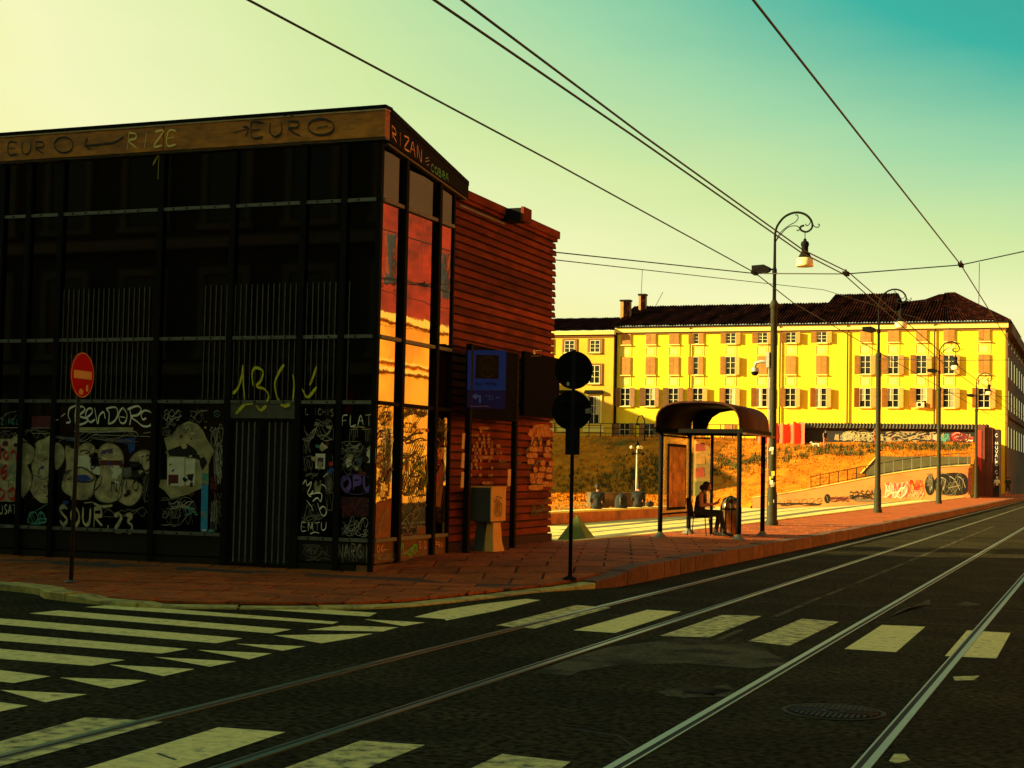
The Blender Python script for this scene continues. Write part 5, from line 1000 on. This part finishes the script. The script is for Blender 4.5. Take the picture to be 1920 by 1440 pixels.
# small hook lamp far away on top of the embankment
hk = Vector((-41.6, 143, embz(-41.6, 143))); HL = thing('hook_lamp', 'small dark gooseneck lamp far off at the embankment top, left of the shelter roof', 'street lamp', hk)
MB().tube([hk, hk + Vector((0, 0, 1.6)), hk + Vector((-.05, 0, 2.1)), hk + Vector((-.3, 0, 2.5)), hk + Vector((-.65, 0, 2.4)), hk + Vector((-.8, 0, 1.9))], .06, 8).build('post', black_metal, HL); MB().lathe([(.03, .3), (.12, .15), (.28, 0), (.28, -.06)], hk + Vector((-.8, 0, 1.6)), 10).build('lamp_shade', black_metal, HL)

# ================================================================== ramp wall, railing, dark back wall
RW = thing('ramp_wall', 'rising orange-pink wall of the ramp, sprayed with pink letters and black bubbles', 'wall', (-17.5, 117, 0))
ra, rb = Vector((RW0.x, RW0.y, 0)), Vector((RW1.x, RW1.y, 0)); rd = (rb - ra).normalized(); rn = Vector((rd.y, -rd.x, 0))
pts_t = []; n = 24
for i in range(n + 1): p = ra.lerp(rb, i / n); pts_t.append(p + Vector((0, 0, rwz(p.x))))
MB().prism([ra + Vector((0, 0, -1.2)), rb + Vector((0, 0, -1.2))] + pts_t[::-1], rn * -.35).build('wall_body', wall_pink, RW)
mb = MB()
for a, b in zip(pts_t[:-1], pts_t[1:]): mb.prism([a + rn * .04 + Vector((0, 0, .004)), b + rn * .04 + Vector((0, 0, .004)), b + rn * .04 + Vector((0, 0, .07)), a + rn * .04 + Vector((0, 0, .07))], rn * -.43)
mb.build('coping', pale_stone, RW)
RP = Plane(ra, rn)
def r6(p): return [(1440 + x / 4, 760 + y / 4) for x, y in p]
blk = [ell(1215, 600, 38, 75, 14), [(1250, 560), (1290, 520), (1340, 510), (1400, 505), (1470, 515), (1500, 560), (1505, 620), (1480, 665), (1400, 678), (1330, 675), (1270, 660), (1250, 620)]]
for b in blk: patch('graffiti_bubble', RP, [r6(b)], g_black, RW, o=.01, sm=3)
patch('graffiti_bubble', RP, [r6(ell(445, 700, 24, 36, 12))], g_black, RW, o=.01)
spray('graffiti', RP, T(r6, [[(1200, 540), (1230, 580), (1215, 650)], [(1290, 540), (1330, 560), (1310, 640)], [(1360, 530), (1400, 560), (1440, 640)], [(1420, 530), (1460, 560), (1480, 620)], [(1350, 620), (1440, 600)], [(440, 680), (450, 720)]]), .10, g_grey, RW, o=.02)
patch('graffiti_bubble', RP, T(r6, [[(880, 600), (1050, 570), (1060, 685), (880, 695)]]), g_pink, RW, o=.006)
spray('graffiti', RP, wr(r6, 'SMO', 885, 690, 1065, 685, 105, jit=.03), .16, pm('dark_pink', (.45, .10, .07), .7, .3, 4), RW, o=.012); spray('graffiti', RP, wr(r6, 'SY', 1070, 675, 1165, 670, 110, jit=.03), .14, g_orange, RW, o=.012)
spray('graffiti', RP, wr(r6, 'RDSON', 610, 710, 815, 695, 62, jit=.06), .09, g_black, RW, o=.012); spray('graffiti', RP, wr(r6, 'URDODO', 80, 752, 420, 725, 34, jit=.06), .05, pm('brown_ink', (.20, .07, .03), .7), RW, o=.012)
for bxx, m_, wd_ in (((60, 735, 430, 752), g_black, .05), ((470, 690, 620, 720), g_dred, .06), ((620, 655, 820, 700), g_black, .07), ((870, 580, 1060, 690), g_white, .05), ((1060, 560, 1180, 690), g_red, .06), ((1190, 520, 1240, 660), g_dim, .06), ((1260, 510, 1500, 670), g_dim, .05), ((1500, 480, 1525, 660), g_dred, .08), ((650, 700, 860, 722), g_dim, .05), ((1080, 640, 1180, 700), g_pink, .07)): spray('graffiti', RP, T(r6, scribble(*bxx, 5)), wd_, m_, RW, o=.022)
spray('graffiti', RP, T(r6, scribble(500, 680, 620, 705, 3)), .05, pm('brown_ink2', (.25, .10, .05), .7), RW, o=.012)
RA = thing('ramp_railing', 'thin metal railing rising along the top of the ramp wall', 'railing', (-15, 118, 1))
prev = None; npst = 18; tops = []
for i in range(npst):
    x = -21.2 + 11.4 * i / (npst - 1); p = Vector((x, rwy(x) + .2, rwz(x) + .05)); MB().box((p.x - .03, p.y - .03, p.z), (p.x + .03, p.y + .03, p.z + .92)).build('post', grey_metal if i > 6 else black_metal, RA); tops.append(p)
for h in (.9, .12):
    mb = MB()
    for a, b in zip(tops[:-1], tops[1:]): mb.bar(a + Vector((0, 0, h)), b + Vector((0, 0, h)), .04, .05)
    mb.build('rail', black_metal, RA)
DW = MB().prism([(-19.0, 124.6, .2), (-9.9, 124.9, .2), (-9.9, 124.9, 3.42), (-17.0, 124.65, 3.32), (-18.9, 124.6, 1.1)], (0, .3, 0)).build('back_wall', shaded_slab, None, Vector((-14, 123, 0))); DW.location = (-14, 123, 0); tag(DW, 'sloping wall behind the ramp railing, its shade painted in dark olive', 'wall')
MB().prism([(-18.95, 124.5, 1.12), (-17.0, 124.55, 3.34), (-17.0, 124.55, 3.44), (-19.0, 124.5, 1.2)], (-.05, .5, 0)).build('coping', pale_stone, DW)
# low graffiti wall with tiled coping on the embankment, orange mesh, fence
GW = thing('graffiti_wall', 'long low dark wall with tiled coping and graffiti on top of the embankment', 'wall', (-18, 143.5, 5))
gz = lambda x: embz(x, 143.5)
mb = MB(); mb.prism([(-26.3, 143.5, 4.2), (-9.95, 143.5, 4.2), (-9.95, 143.5, 6.15), (-26.3, 143.5, 6.15)], (0, .4, 0)); mb.build('wall_body', pm('black_wall', (.018, .016, .012), .9, .3, 2), GW)
mb = MB(); mb.prism([(-26.6, 143.1, 6.1), (-26.6, 144.3, 6.1), (-26.6, 143.9, 6.55)], (16.8, 0, 0)); cpn = mb.build('tiled_coping', pm('coping_tiles', (.10, .075, .04), .9, .3, 3), GW)
mb = MB(); 
for i in range(56): mb.tube([(-26.5 + i * .3, 143.08, 6.13), (-26.5 + i * .3, 143.88, 6.57)], .07, 5)
mb.build('tile_ridges', pm('coping_tiles2', (.13, .09, .05), .9, .3, 3), cpn)
GP = Plane((-26, 143.5, 0), (0, -1, 0))
spray('graffiti', GP, wr(r6, 'NILS', 640, 262, 850, 265, 60, jit=.08), .16, g_tan, GW, o=.01); spray('graffiti', GP, wr(r6, 'CAMEST', 880, 265, 1270, 265, 62, jit=.06), .2, pm('graff_cream', (.36, .26, .12), .7, .2), GW, o=.01); spray('graffiti', GP, T(r6, scribble(560, 200, 660, 250, 5)), .06, g_tan, GW, o=.01)
patch('graffiti_bubble', GP, T(r6, [[(1375, 215), (1410, 200), (1460, 212), (1500, 240), (1540, 235), (1535, 272), (1470, 262), (1400, 268), (1380, 245)]]), g_red, GW, o=.01, sm=3); spray('graffiti', GP, T(r6, [[(1380, 225), (1420, 205), (1460, 225), (1400, 240), (1440, 262), (1500, 250)], [(1480, 215), (1535, 245)]]), .07, g_pink, GW, o=.015); spray('graffiti', GP, T(r6, [[(1490, 270), (1535, 262)], [(1310, 250), (1335, 270)]]), .2, g_white, GW, o=.015)
for bxx, m_, wd_ in (((560, 190, 860, 265), g_tan, .08), ((860, 200, 1280, 268), g_black, .10), ((880, 200, 1260, 268), MATS['graff_cream'], .10), ((1280, 215, 1370, 268), g_teal, .09), ((540, 200, 650, 255), g_grey, .05), ((1400, 210, 1530, 268), g_dred, .08)): spray('graffiti', GP, T(r6, scribble(*bxx, 6)), wd_, m_, GW, o=.018)
for k_ in range(22):
    x_ = 505 + 46 * k_ + random.uniform(-10, 10); pg_ = [(x_ + random.uniform(0, 8), 268 - random.uniform(0, 14)), (x_ + random.uniform(24, 38), 268 - random.uniform(0, 10)), (x_ + random.uniform(26, 40), 198 + random.uniform(0, 18)), (x_ + random.uniform(14, 20), 222 + random.uniform(-8, 14)), (x_ + random.uniform(2, 12), 198 + random.uniform(0, 18))]
    patch('graffiti_bubble', GP, [r6(pg_)], random.choice((MATS['graff_cream'], MATS['graff_cream'], g_tan, g_grey, g_pink, g_dred)), GW, o=.006 + .0002 * k_)
OM = thing('orange_mesh_fence', 'bright red-orange plastic mesh fence on the embankment top', 'fence', (-28, 143.4, 5))
mb = MB(); vs = []; fs = []; nx_g = 30
for i in range(nx_g + 1):
    x = -30.6 + 4.5 * i / nx_g; yy = 143.2 - .25 * math.sin(i * .9) - .3 * (i > 20) * (i - 20) / 10; z0 = gz(x) - .1; vs += [(x, yy, z0), (x, yy + .1 * math.sin(i), z0 + .75), (x, yy, 6.45 + .1 * math.sin(i * 1.7) + (.15 if i > 22 else 0))]
for i in range(nx_g): q = 3 * i; fs += [(q, q + 3, q + 4, q + 1), (q + 1, q + 4, q + 5, q + 2)]
MB().add(vs, fs, 0, True).build('mesh_sheet', red_mesh, OM)
for x in (-30.6, -28.6, -26.9): MB().box((x - .03, 143.3, gz(x) - .2), (x + .03, 143.36, 6.5)).build('post', black_metal, OM)
FN = thing('embankment_fence', 'dark metal fence running along the top of the embankment below the windows', 'fence', (-42, 144, 5))
for h in (.25, .75, 1.2): MB().bar((-58.5, 144, 5.15 + h), (-30.7, 144, 5.15 + h), .05, .06).build('rail', black_metal, FN)
pm_f = MB().box((-.035, -.035, 0), (.035, .035, 1.3)).mesh('post', black_metal)
for i in range(24): link('post', pm_f, FN, (-58.4 + i * 1.2, 144, 5.05))
# rusty steel tower
TW = thing('rusty_tower', 'tall rust-red steel totem with a sunlit strip painted red and vertical lettering at the street end', 'sign', (-9.0, 130.5, 0))
for x0, x1, y0, y1, z1, m, nm in ((-9.75, -9.15, 129.6, 132.4, 6.05, rust, 'fin'), (-9.13, -8.55, 129.9, 132.4, 5.85, rust, 'fin'), (-8.53, -8.05, 130.0, 132.4, 5.72, pm('dark_rust', (.03, .010, .006), .7, .3), 'fin')):
    MB().prism([(x0, y0, -.2), (x1, y0, -.2), (x1, y0, z1), (x0, y0, z1)], (0, y1 - y0, 0)).build(nm, m, TW)
MB().prism([(-9.80, 129.585, z) if k == 0 else (-9.42, 129.585, z) for k, z in ((0, 5.6), (0, 3.1), (1, 2.2), (1, 5.6))], (0, -.03, 0)).build('sunlit_strip', sunlit_red, TW)
TQ = Plane((-8.5, 130.0, 0), (0, -1, 0)); vst = []
for i, chh in enumerate('C MUVALE C'):
    if chh != ' ': vst += [[(.12 + q[0] * .22, 5.1 - i * .33 + q[1] * .26) for q in st] for st in GL[chh]]
spray('lettering', TQ, vst, .05, g_white, TW, px=False)

# ================================================================== the yellow palazzo
YB = 160.0
def win_meshes(w_, h_):
    d = {}
    d['pane'] = MB().box((-w_ / 2 + .06, .10, .06), (w_ / 2 - .06, .12, h_ - .06)).mesh('pane', pane_m)
    f = MB()
    for a, b in (((-w_ / 2, 0), (-w_ / 2 + .06, h_)), ((w_ / 2 - .06, 0), (w_ / 2, h_)), ((-w_ / 2 + .06, 0), (w_ / 2 - .06, .06)), ((-w_ / 2 + .06, h_ - .06), (w_ / 2 - .06, h_)), ((-.035, .06), (.035, h_ - .06))): f.box((a[0], .04, a[1]), (b[0], .099, b[1]))
    for z in (h_ * .36, h_ * .66): f.box((-w_ / 2 + .06, .06, z - .02), (-.036, .098, z + .02)); f.box((.036, .06, z - .02), (w_ / 2 - .06, .098, z + .02))
    d['frame'] = f.mesh('frame', frame_m)
    s = MB(); sw = w_ / 2 - .01; s.box((0, -.05, 0), (sw, -.012, h_))                      # one shutter leaf, hinged at x=0
    for z0, z1 in ((.06, h_ * .32), (h_ * .36, h_ * .64), (h_ * .68, h_ - .06)):
        k = z0
        while k < z1 - .05: s.box((.06, -.062, k), (sw - .06, -.0505, k + .05)); k += .10
    d['shutter'] = s.mesh('shutter', shutter_m); s2_ = s.mesh('shutter', shutter_shaded); d['shutter_shaded'] = s2_
    d['sill'] = MB().box((-w_ / 2 - .1, -.12, -.10), (w_ / 2 + .1, .1, -.005)).mesh('sill', cream_t)
    return d
curtain_m = pm('curtain', (.45, .40, .24), .9, .2, 4, rnd=.4)
def window(parent, W, x, z, w_, h_, state, y=YB, dark=False):
    wn = link('window', W['pane'], parent, (x, y - .13, z)); loc = lambda dx, dy=0: (x + dx, y - .13 + dy, z)
    link('frame', W['frame'], wn, loc(0)); link('sill', W['sill'], wn, loc(0)); sh = W['shutter_shaded'] if dark else W['shutter']
    if state in 'oh-' and random.random() < .55:
        lw = w_ * random.uniform(.18, .42); sd_ = random.choice((-1, 1)); xa_ = sd_ * (w_ / 2 - .07); mbc = MB().box((xa_, .088, .08 + h_ * random.choice((0, 0, .3))), (xa_ - sd_ * lw, .0985, h_ - .08)); link('curtain', mbc.mesh('curtain', curtain_m), wn, loc(0))
    if state == 'c':
        link('shutter', sh, wn, loc(-w_ / 2, .03)); o = link('shutter', sh, wn, loc(w_ / 2, .03)); o.scale = (-1, 1, 1)
    elif state == 'o':
        link('shutter', sh, wn, loc(-w_ / 2, .0), (0, 0, R(180 + random.uniform(8, 25)))).scale = (1, -1, 1); o = link('shutter', sh, wn, loc(w_ / 2, .0), (0, 0, -R(random.uniform(8, 25))))
    elif state == 'h':
        link('shutter', sh, wn, loc(-w_ / 2, 0), (0, 0, R(180 + 15))).scale = (1, -1, 1); o = link('shutter', sh, wn, loc(w_ / 2, .03)); o.scale = (-1, 1, 1)
    return wn
PZ = thing('yellow_palazzo', 'long bright yellow four-storey palazzo with brown shutters and dark tiled roof', 'building', (-29.5, YB, 0))
X0, X1_ = -50.0, -9.38
MB().box((X0, YB, -1), (X1_, YB + 1.0, 16.75)).build('wall', yellow_w, PZ)
cols = [-48.8, -46.0, -43.4, -40.7, -37.2, -33.8, -30.8, -27.6, -23.1, -20.3, -17.5, -14.8, -11.4]
st1 = 'ccchoooocccccc'; st2 = 'ccchocccooooc'; st3 = 'ooooooooooooo'; st4 = 'ooccccccoocccc'
W1 = win_meshes(1.1, 1.15); W2 = win_meshes(1.1, 1.95); W3 = win_meshes(1.15, 2.0)
apron = MB(); 
for a, b in (((-.62, 0), (-.56, 1.0)), ((.56, 0), (.62, 1.0)), ((-.56, 0), (.56, .06)), ((-.56, .94), (.56, 1.0))): apron.box((a[0], -.05, a[1]), (b[0], 0, b[1]))
apron.box((-.40, -.03, .16), (.40, 0, .84)); apron = apron.mesh('apron_panel', cream_t)
for i, x in enumerate(cols):
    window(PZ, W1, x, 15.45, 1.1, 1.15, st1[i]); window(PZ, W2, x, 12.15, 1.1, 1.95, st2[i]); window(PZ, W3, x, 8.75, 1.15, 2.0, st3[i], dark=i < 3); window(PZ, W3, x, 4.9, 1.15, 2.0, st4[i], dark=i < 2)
    link('apron_panel', apron, PZ, (x, YB, 14.2)); link('apron_panel', apron, PZ, (x, YB, 10.95))
MB().box((X0, YB - .32, 16.78), (X1_ + .3, YB + .1, 17.28)).build('cornice', cream_t, PZ); MB().box((X0, YB - .5, 17.29), (X1_ + .5, YB + .05, 17.42)).build('gutter', black_metal, PZ); MB().box((X0, YB - .14, 16.58), (X1_ + .12, YB, 16.775)).build('cornice_band', pm('brown_band', (.20, .10, .03), .9), PZ)
for pxx in (-41.6, -31.9, -24.9, -16.2): MB().tube([(pxx, YB - .45, 17.25), (pxx, YB - .16, 16.9), (pxx, YB - .16, 6.2)], .075, 8).build('downpipe', pm('pipe_metal', (.09, .05, .025), .6), PZ)
MB().tube([(X0 + .12, YB - .2, 17.2), (X0 + .12, YB - .2, 4)], .12, 8).build('downpipe', black_metal, PZ)
mb = MB(); mb.box((-17.9, YB - .55, 8.75), (-17.15, YB - .16, 9.3)); ac = mb.build('air_conditioner', frame_m, PZ); MB().lathe([(.2, 0), (.2, .02), (.14, .02), (.12, .0)], (0, 0, 0), 14)
fanm = MB(); fanm.add([(-17.62 + .19 * math.cos(2 * math.pi * k / 14), YB - .555, 9.03 + .19 * math.sin(2 * math.pi * k / 14)) for k in range(14)], [tuple(range(14))]); fanm.build('fan', black_metal, ac)
# roof: corrugated rows of tiles running down the slope
def tiled(name, x0, x1, yb, zb, yt, zt, xt0, xt1, parent, step=.30):
    n = int((x1 - x0) / step); vs = []; fs = []
    for i in range(n * 4 + 1):
        t = i / (n * 4); hgt = .055 * math.sin(2 * math.pi * i / 4 + .8) + .02 * math.sin(i * 12.9)
        for k in range(6):
            s = k / 5; x = (x0 + (x1 - x0) * t) * (1 - s) + (xt0 + (xt1 - xt0) * t) * s; vs.append((x, yb + (yt - yb) * s, zb + (zt - zb) * s + hgt + .02 * math.sin(i * 3.3 + k * 5)))
    for i in range(n * 4):
        for k in range(5): a = i * 6 + k; fs.append((a, a + 6, a + 7, a + 1))
    return MB().add(vs, fs).build(name, roof_m, parent)
rf_ = tiled('roof', X0 - .3, -16.0, YB - .5, 17.45, YB + 8, 20.55, X0 - .3, -16.0, PZ)
tiled('roof_hip', -16.0, X1_ + .6, YB - .5, 17.46, YB + 8, 21.35, -16.02, -15.0, PZ)
MB().add([(X1_ + .6, YB - .5, 17.46), (X1_ + .6, YB + 20, 17.46), (-15.0, YB + 14, 21.35), (-15.0, YB + 8, 21.35)], [(0, 1, 2, 3)]).build('roof_end', roof_m, PZ)
MB().add([(-19.8, YB + 8.02, 20.5), (-16, YB + 8.02, 20.5), (-15.0, YB + 8.02, 21.35), (-16.6, YB + 8.02, 21.2), (-18, YB + 8.02, 20.7)], [(0, 1, 2, 3, 4)]).build('roof_gusset', roof_m, PZ)
MB().prism([(-28.2, YB + 4.2, 18.9), (-20.7, YB + 4.2, 18.9), (-20.7, YB + 4.2, 19.3), (-28.2, YB + 4.2, 19.3)], (0, 6, 0)).build('raised_wall', roof_m, rf_)
tiled('raised_roof', -28.4, -20.5, YB + 3.4, 18.9, YB + 8.6, 21.5, -27.6, -20.9, rf_)
MB().prism([(-20.52, YB + 4.5, 19.2), (-20.52, YB + 8.6, 20.7), (-20.9, YB + 8.6, 21.48), (-20.5, YB + 4.5, 19.6)], (-.2, 0, 0)).build('raised_gable', roof_m, rf_)
# chimneys and aerials
for x, y, w_, z0, z1, m in ((-50.0, YB + 3.2, 1.05, 18.2, 20.6, chim_m), (-49.0, YB + 6.4, .75, 19.5, 21.6, chim_m)):
    c0 = MB().box((x - w_ / 2, y, z0), (x + w_ / 2, y + .8, z1)).build('chimney', m, rf_); MB().box((x - w_ / 2 - .08, y - .08, z1 + .003), (x + w_ / 2 + .08, y + .88, z1 + .18)).build('chimney_cap', black_metal, rf_)
    MB().box((x - w_ / 2 + .35 * w_, y - .03, z0), (x + w_ / 2 + .02, y - .004, z1 - .002)).build('chimney_dark_sheet', roof_m, rf_)  # dark sheet over the right part of each chimney front
MB().tube([(-49.2, YB + 6.8, 21.6), (-49.1, YB + 6.8, 24.6)], .03, 5).build('aerial', black_metal, rf_); MB().tube([(-47.6, YB + 7, 20.3), (-46.7, YB + 7, 22.0)], .03, 5).build('aerial', black_metal, rf_); MB().tube([(-12.6, YB + 9, 19.5), (-12.55, YB + 9, 24.6)], .035, 5).build('aerial', black_metal, rf_)
# the street side of the palazzo, its shade put into the stucco colour
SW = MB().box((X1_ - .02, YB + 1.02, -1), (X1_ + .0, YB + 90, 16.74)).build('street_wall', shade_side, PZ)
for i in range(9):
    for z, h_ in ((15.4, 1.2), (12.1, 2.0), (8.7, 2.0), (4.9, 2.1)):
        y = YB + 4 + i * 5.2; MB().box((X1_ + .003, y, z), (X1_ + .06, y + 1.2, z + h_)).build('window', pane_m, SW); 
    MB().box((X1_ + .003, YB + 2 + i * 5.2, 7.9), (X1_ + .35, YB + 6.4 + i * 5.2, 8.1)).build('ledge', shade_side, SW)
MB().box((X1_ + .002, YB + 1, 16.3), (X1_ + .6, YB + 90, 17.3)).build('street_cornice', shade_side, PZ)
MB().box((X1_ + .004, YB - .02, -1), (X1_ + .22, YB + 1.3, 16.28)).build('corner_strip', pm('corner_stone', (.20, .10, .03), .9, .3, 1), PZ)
# adjoining ochre wing
OW = thing('ochre_wing', 'ochre end building with framed windows, left of the yellow palazzo', 'building', (-54, YB, 0))
MB().box((-62, YB - .6, -1), (X0 - .03, YB + 1, 16.3)).build('wall', ochre_w, OW); MB().box((-62, YB - 1.0, 16.55), (X0 + .1, YB + .4, 16.95)).build('cornice', cream_t, OW); MB().box((-62, YB - .75, 16.3), (X0 - .02, YB + .4, 16.545)).build('cornice_band', pm('brown_band2', (.22, .09, .03), .9), OW)
tiled('roof', -62.3, X0 + .1, YB - 1.0, 17.0, YB + 7, 19.2, -62.3, X0 + .1, OW); V1 = win_meshes(1.15, 1.35); V2 = win_meshes(1.2, 2.0); V3 = win_meshes(1.25, 3.0)
surm = pm('window_surround', (.30, .13, .04), .9)
for x in (-60.6, -57.8, -55.1, -52.15):
    for W, z, w_, h_ in ((V1, 14.6, 1.15, 1.35), (V2, 11.2, 1.2, 2.0), (V3, 6.8, 1.25, 3.0)):
        wn = window(OW, W, x, z, w_, h_, '-', YB - .6); s_ = MB(); a, b = w_ / 2 + .1, w_ / 2 + .28
        s_.box((x - b, YB - .72, z - .15), (x - a, YB - .6, z + h_ + .2)); s_.box((x + a, YB - .72, z - .15), (x + b, YB - .6, z + h_ + .2)); s_.box((x - a, YB - .72, z + h_ + .08), (x + a, YB - .6, z + h_ + .2)); s_.build('surround', surm if h_ < 2.5 else cream_t, wn)
    MB().prism([(x - 1.1, YB - 1.05, 10.1), (x + 1.1, YB - 1.05, 10.1), (x + .95, YB - 1.05, 10.45), (x - .95, YB - 1.05, 10.45)], (0, .45, 0)).build('pediment', black_metal, OW)
    MB().box((x - 1.2, YB - .8, 5.9), (x + 1.2, YB - .605, 6.5)).build('balustrade', cream_t, OW)

# ================================================================== overhead wires
def wire(label, pts, r=.013, name='overhead_wire', sag=.0):
    res = []
    for a, b in zip(pts[:-1], pts[1:]):
        for k in range(12): t = k / 12; p = Vector(a).lerp(Vector(b), t); p.z -= sag * 4 * t * (1 - t) * (Vector(b) - Vector(a)).length / 25; res.append(p)
    res.append(Vector(pts[-1])); o0 = Vector(pts[0]); mb = MB().tube([p - o0 for p in res], r, 5); me = mb.mesh(name, wire_m); o = link(name, me); o.location = o0; return tag(o, label, 'wire', 'overhead tram wires')
wire('rightmost overhead tram wire, running steeply to the top right of the sky', [(-3.1, 2, 6.0), (-3.1, 14.07, 6.25), (-3.1, 36.3, 6.65), (-3.1, 70, 6.3), (-2.9, 110, 6.3), (-2.7, 160, 6.2)], .014)
wire('upper strand of the double overhead wire crossing the middle of the sky', [(-5.45, 2, 5.9), (-5.45, 12.46, 6.03), (-5.46, 18.5, 6.03), (-5.5, 29.66, 6.15), (-5.5, 35.3, 6.43), (-5.5, 60, 6.2), (-5.4, 90, 6.2), (-5.3, 160, 6.0)], .014)
wire('lower strand of the double overhead wire crossing the middle of the sky', [(-5.60, 2, 5.83), (-5.58, 12.46, 5.95), (-5.52, 18.5, 5.985), (-5.55, 29.66, 6.11), (-5.60, 35.3, 6.38), (-5.7, 60, 6.05), (-5.7, 90, 6.05), (-5.6, 160, 5.9)], .014)
wire('leftmost long overhead wire passing above the pavilion roof corner', [(-8, 1, 6.3), (-8, 13.06, 6.42), (-8, 22.1, 6.55), (-8, 36.85, 6.68), (-7.9, 41.27, 6.42), (-7.8, 70, 6.3), (-7.6, 110, 6.2), (-7.2, 158, 6.1)], .014)
wire('cross-span wire from the boarded wall past the street lamp to the right edge', [(-11.05, 30.0, 6.36), (-8, 36.85, 6.66), (-5.56, 35.4, 6.40), (-3.1, 36.2, 6.64), (1.5, 36.6, 7.6), (9.4, 37, 9.0)], .014)
wire('thin wire sloping from the boarded wall down behind the chimneys', [(-11.05, 30.0, 6.2), (-10.3, 60, 9.0), (-9.7, 110, 12.0), (-9.3, 165, 15.0)], .012)
for k, (y, z) in enumerate(((62, 6.35), (90, 6.35), (118, 6.3))): wire(('second', 'third', 'farthest')[k] + ' cross-span wire tied to an ornate lamp post across the street', [(-8.85, y + (2.3 if k == 0 else 0) - (.5 if k == 2 else 0), 6.6), (-5.5, y, z), (-3, y, z), (9.4, y, 8.2)], .012)
for p in ((-5.56, 35.35, 6.40), (-3.1, 36.25, 6.65), (-8, 36.85, 6.67)):
    t = thing('wire_clamp', 'x', 'wire clamp', p, 0, 'wire clamps on the cross-span'); MB().box((p[0] - .05, p[1] - .22, p[2] - .035), (p[0] + .05, p[1] + .22, p[2] + .03)).build('insulator', black_metal, t); MB().tube([(p[0], p[1], p[2] + .02), (p[0], p[1], p[2] + .1)], .02, 6).build('stud', black_metal, t)
    t['label'] = 'wire clamp where the cross-span meets the ' + {-5.56: 'double overhead wire', -3.1: 'rightmost overhead wire', -8: 'leftmost overhead wire'}[p[0]]

# ================================================================== blocks outside the frame (two seen in the glass, the left one shading the crossing; one hidden, added for shade)
BL = thing('shadow_block', 'dim stone block across the side street, seen mirrored in the dark glass', 'building', (-40, 0, 0))
BLY, BLH = 1.5, 23.3
MB().box((-130, -26, -.1), (-7.5, BLY, BLH)).build('wall', pm('grey_stone', (.09, .09, .05), .9, .15, .6), BL)
wl = MB().box((-.7, 0, 0), (.7, .03, 2.4)).mesh('window', pane_m); wf = MB().box((-.95, -.01, -.25), (-.72, .12, 2.7)).box((.72, -.01, -.25), (.95, .12, 2.7)).box((-.72, -.01, 2.45), (.72, .14, 2.7)).box((-1.05, -.01, -.3), (1.05, .2, -.1)).mesh('surround', pm('pale_surround', (.34, .32, .20), .9))
for i in range(19):
    for z in (1.2, 5.4, 9.6, 13.8, 18.0):
        x = -11 - i * 3.1; wn = link('window', wl, BL, (x, BLY + .003, z)); link('surround', wf, wn, (x, BLY + .003, z))
for z in (4.6, 8.7, 12.9): MB().box((-80, BLY + .002, z), (-7.4, BLY + .3, z + .35)).build('string_course', pm('course_stone%d' % int(z), (.36, .34, .20), .9), BL)
MB().box((-130, BLY - .5, BLH - .6), (-7.3, BLY + .02 - .03, BLH + .02)).build('cornice', pm('cornice_stone', (.3, .27, .17), .9), BL)
HB = thing('hidden_block', 'unseen plain block added behind the pavilion to shade the left of the embankment', 'building', (-95, 125, 0))  # unseen; added to cast shade over the embankment and palazzo foot
MB().box((-118, 99, -.3), (-79, 150, 18.9)).build('wall', pm('block_render', (.45, .33, .15), .9, .1, .5), HB); MB().prism([(-118.4, 98.6, 18.9), (-78.6, 98.6, 18.9), (-78.6, 150.4, 18.9), (-118.4, 150.4, 18.9)], (0, 0, .5)).build('cornice', cream_t, HB)
RB = thing('street_block', 'sunlit orange block on the far side of the tram street, mirrored in the side glass', 'building', (14, 80, 0))
MB().box((10.5, -10, -.1), (24, 170, 8.9)).build('lower_wall', pm('orange_render', (.88, .34, .02), .9, .15, .8, (.72, .22, .012), .42, .62, .3), RB); MB().box((10.6, -10, 14.6), (24, 170, 18.5)).build('attic_wall', pm('brown_render', (.05, .02, .008), .9, .2, .5), RB); MB().box((10.6, -10, 8.92), (24, 170, 14.58)).build('upper_wall', pm('red_render', (.30, .016, .002), .9, .35, .9, (.10, .006, .001), .42, .62, .35, stretch=(1, 1, 2.5)), RB)
for z, h_ in ((6.3, .18), (6.7, .12), (8.75, .35)): MB().box((10.2, -10, z), (10.499, 170, z + h_)).build('string_course', pm('orange_trim%d' % int(z * 10), (.85, .48, .08), .9), RB)
for i in range(18):
    y = 40 + i * 6.5
    for z, h_ in ((1.0, 2.6), (10.6, 2.4)):
        wn = MB().box((10.49 if z < 8 else 10.58, y, z), (10.52 if z < 8 else 10.62, y + 1.3, z + h_)).build('window', pane_m, RB); xx = 10.5 if z < 8 else 10.6; MB().box((xx - .15, y - .25, z - .2), (xx - .002, y - .02, z + h_ + .2)).box((xx - .15, y + 1.32, z - .2), (xx - .002, y + 1.55, z + h_ + .2)).build('surround', MATS['orange_trim63'] if z < 8 else pm('red_trim', (.30, .04, .015), .9) if 'red_trim' not in MATS else MATS['red_trim'], wn)
print('slabs', nslab, 'kerbs', nk, 'objects', len(bpy.data.objects))
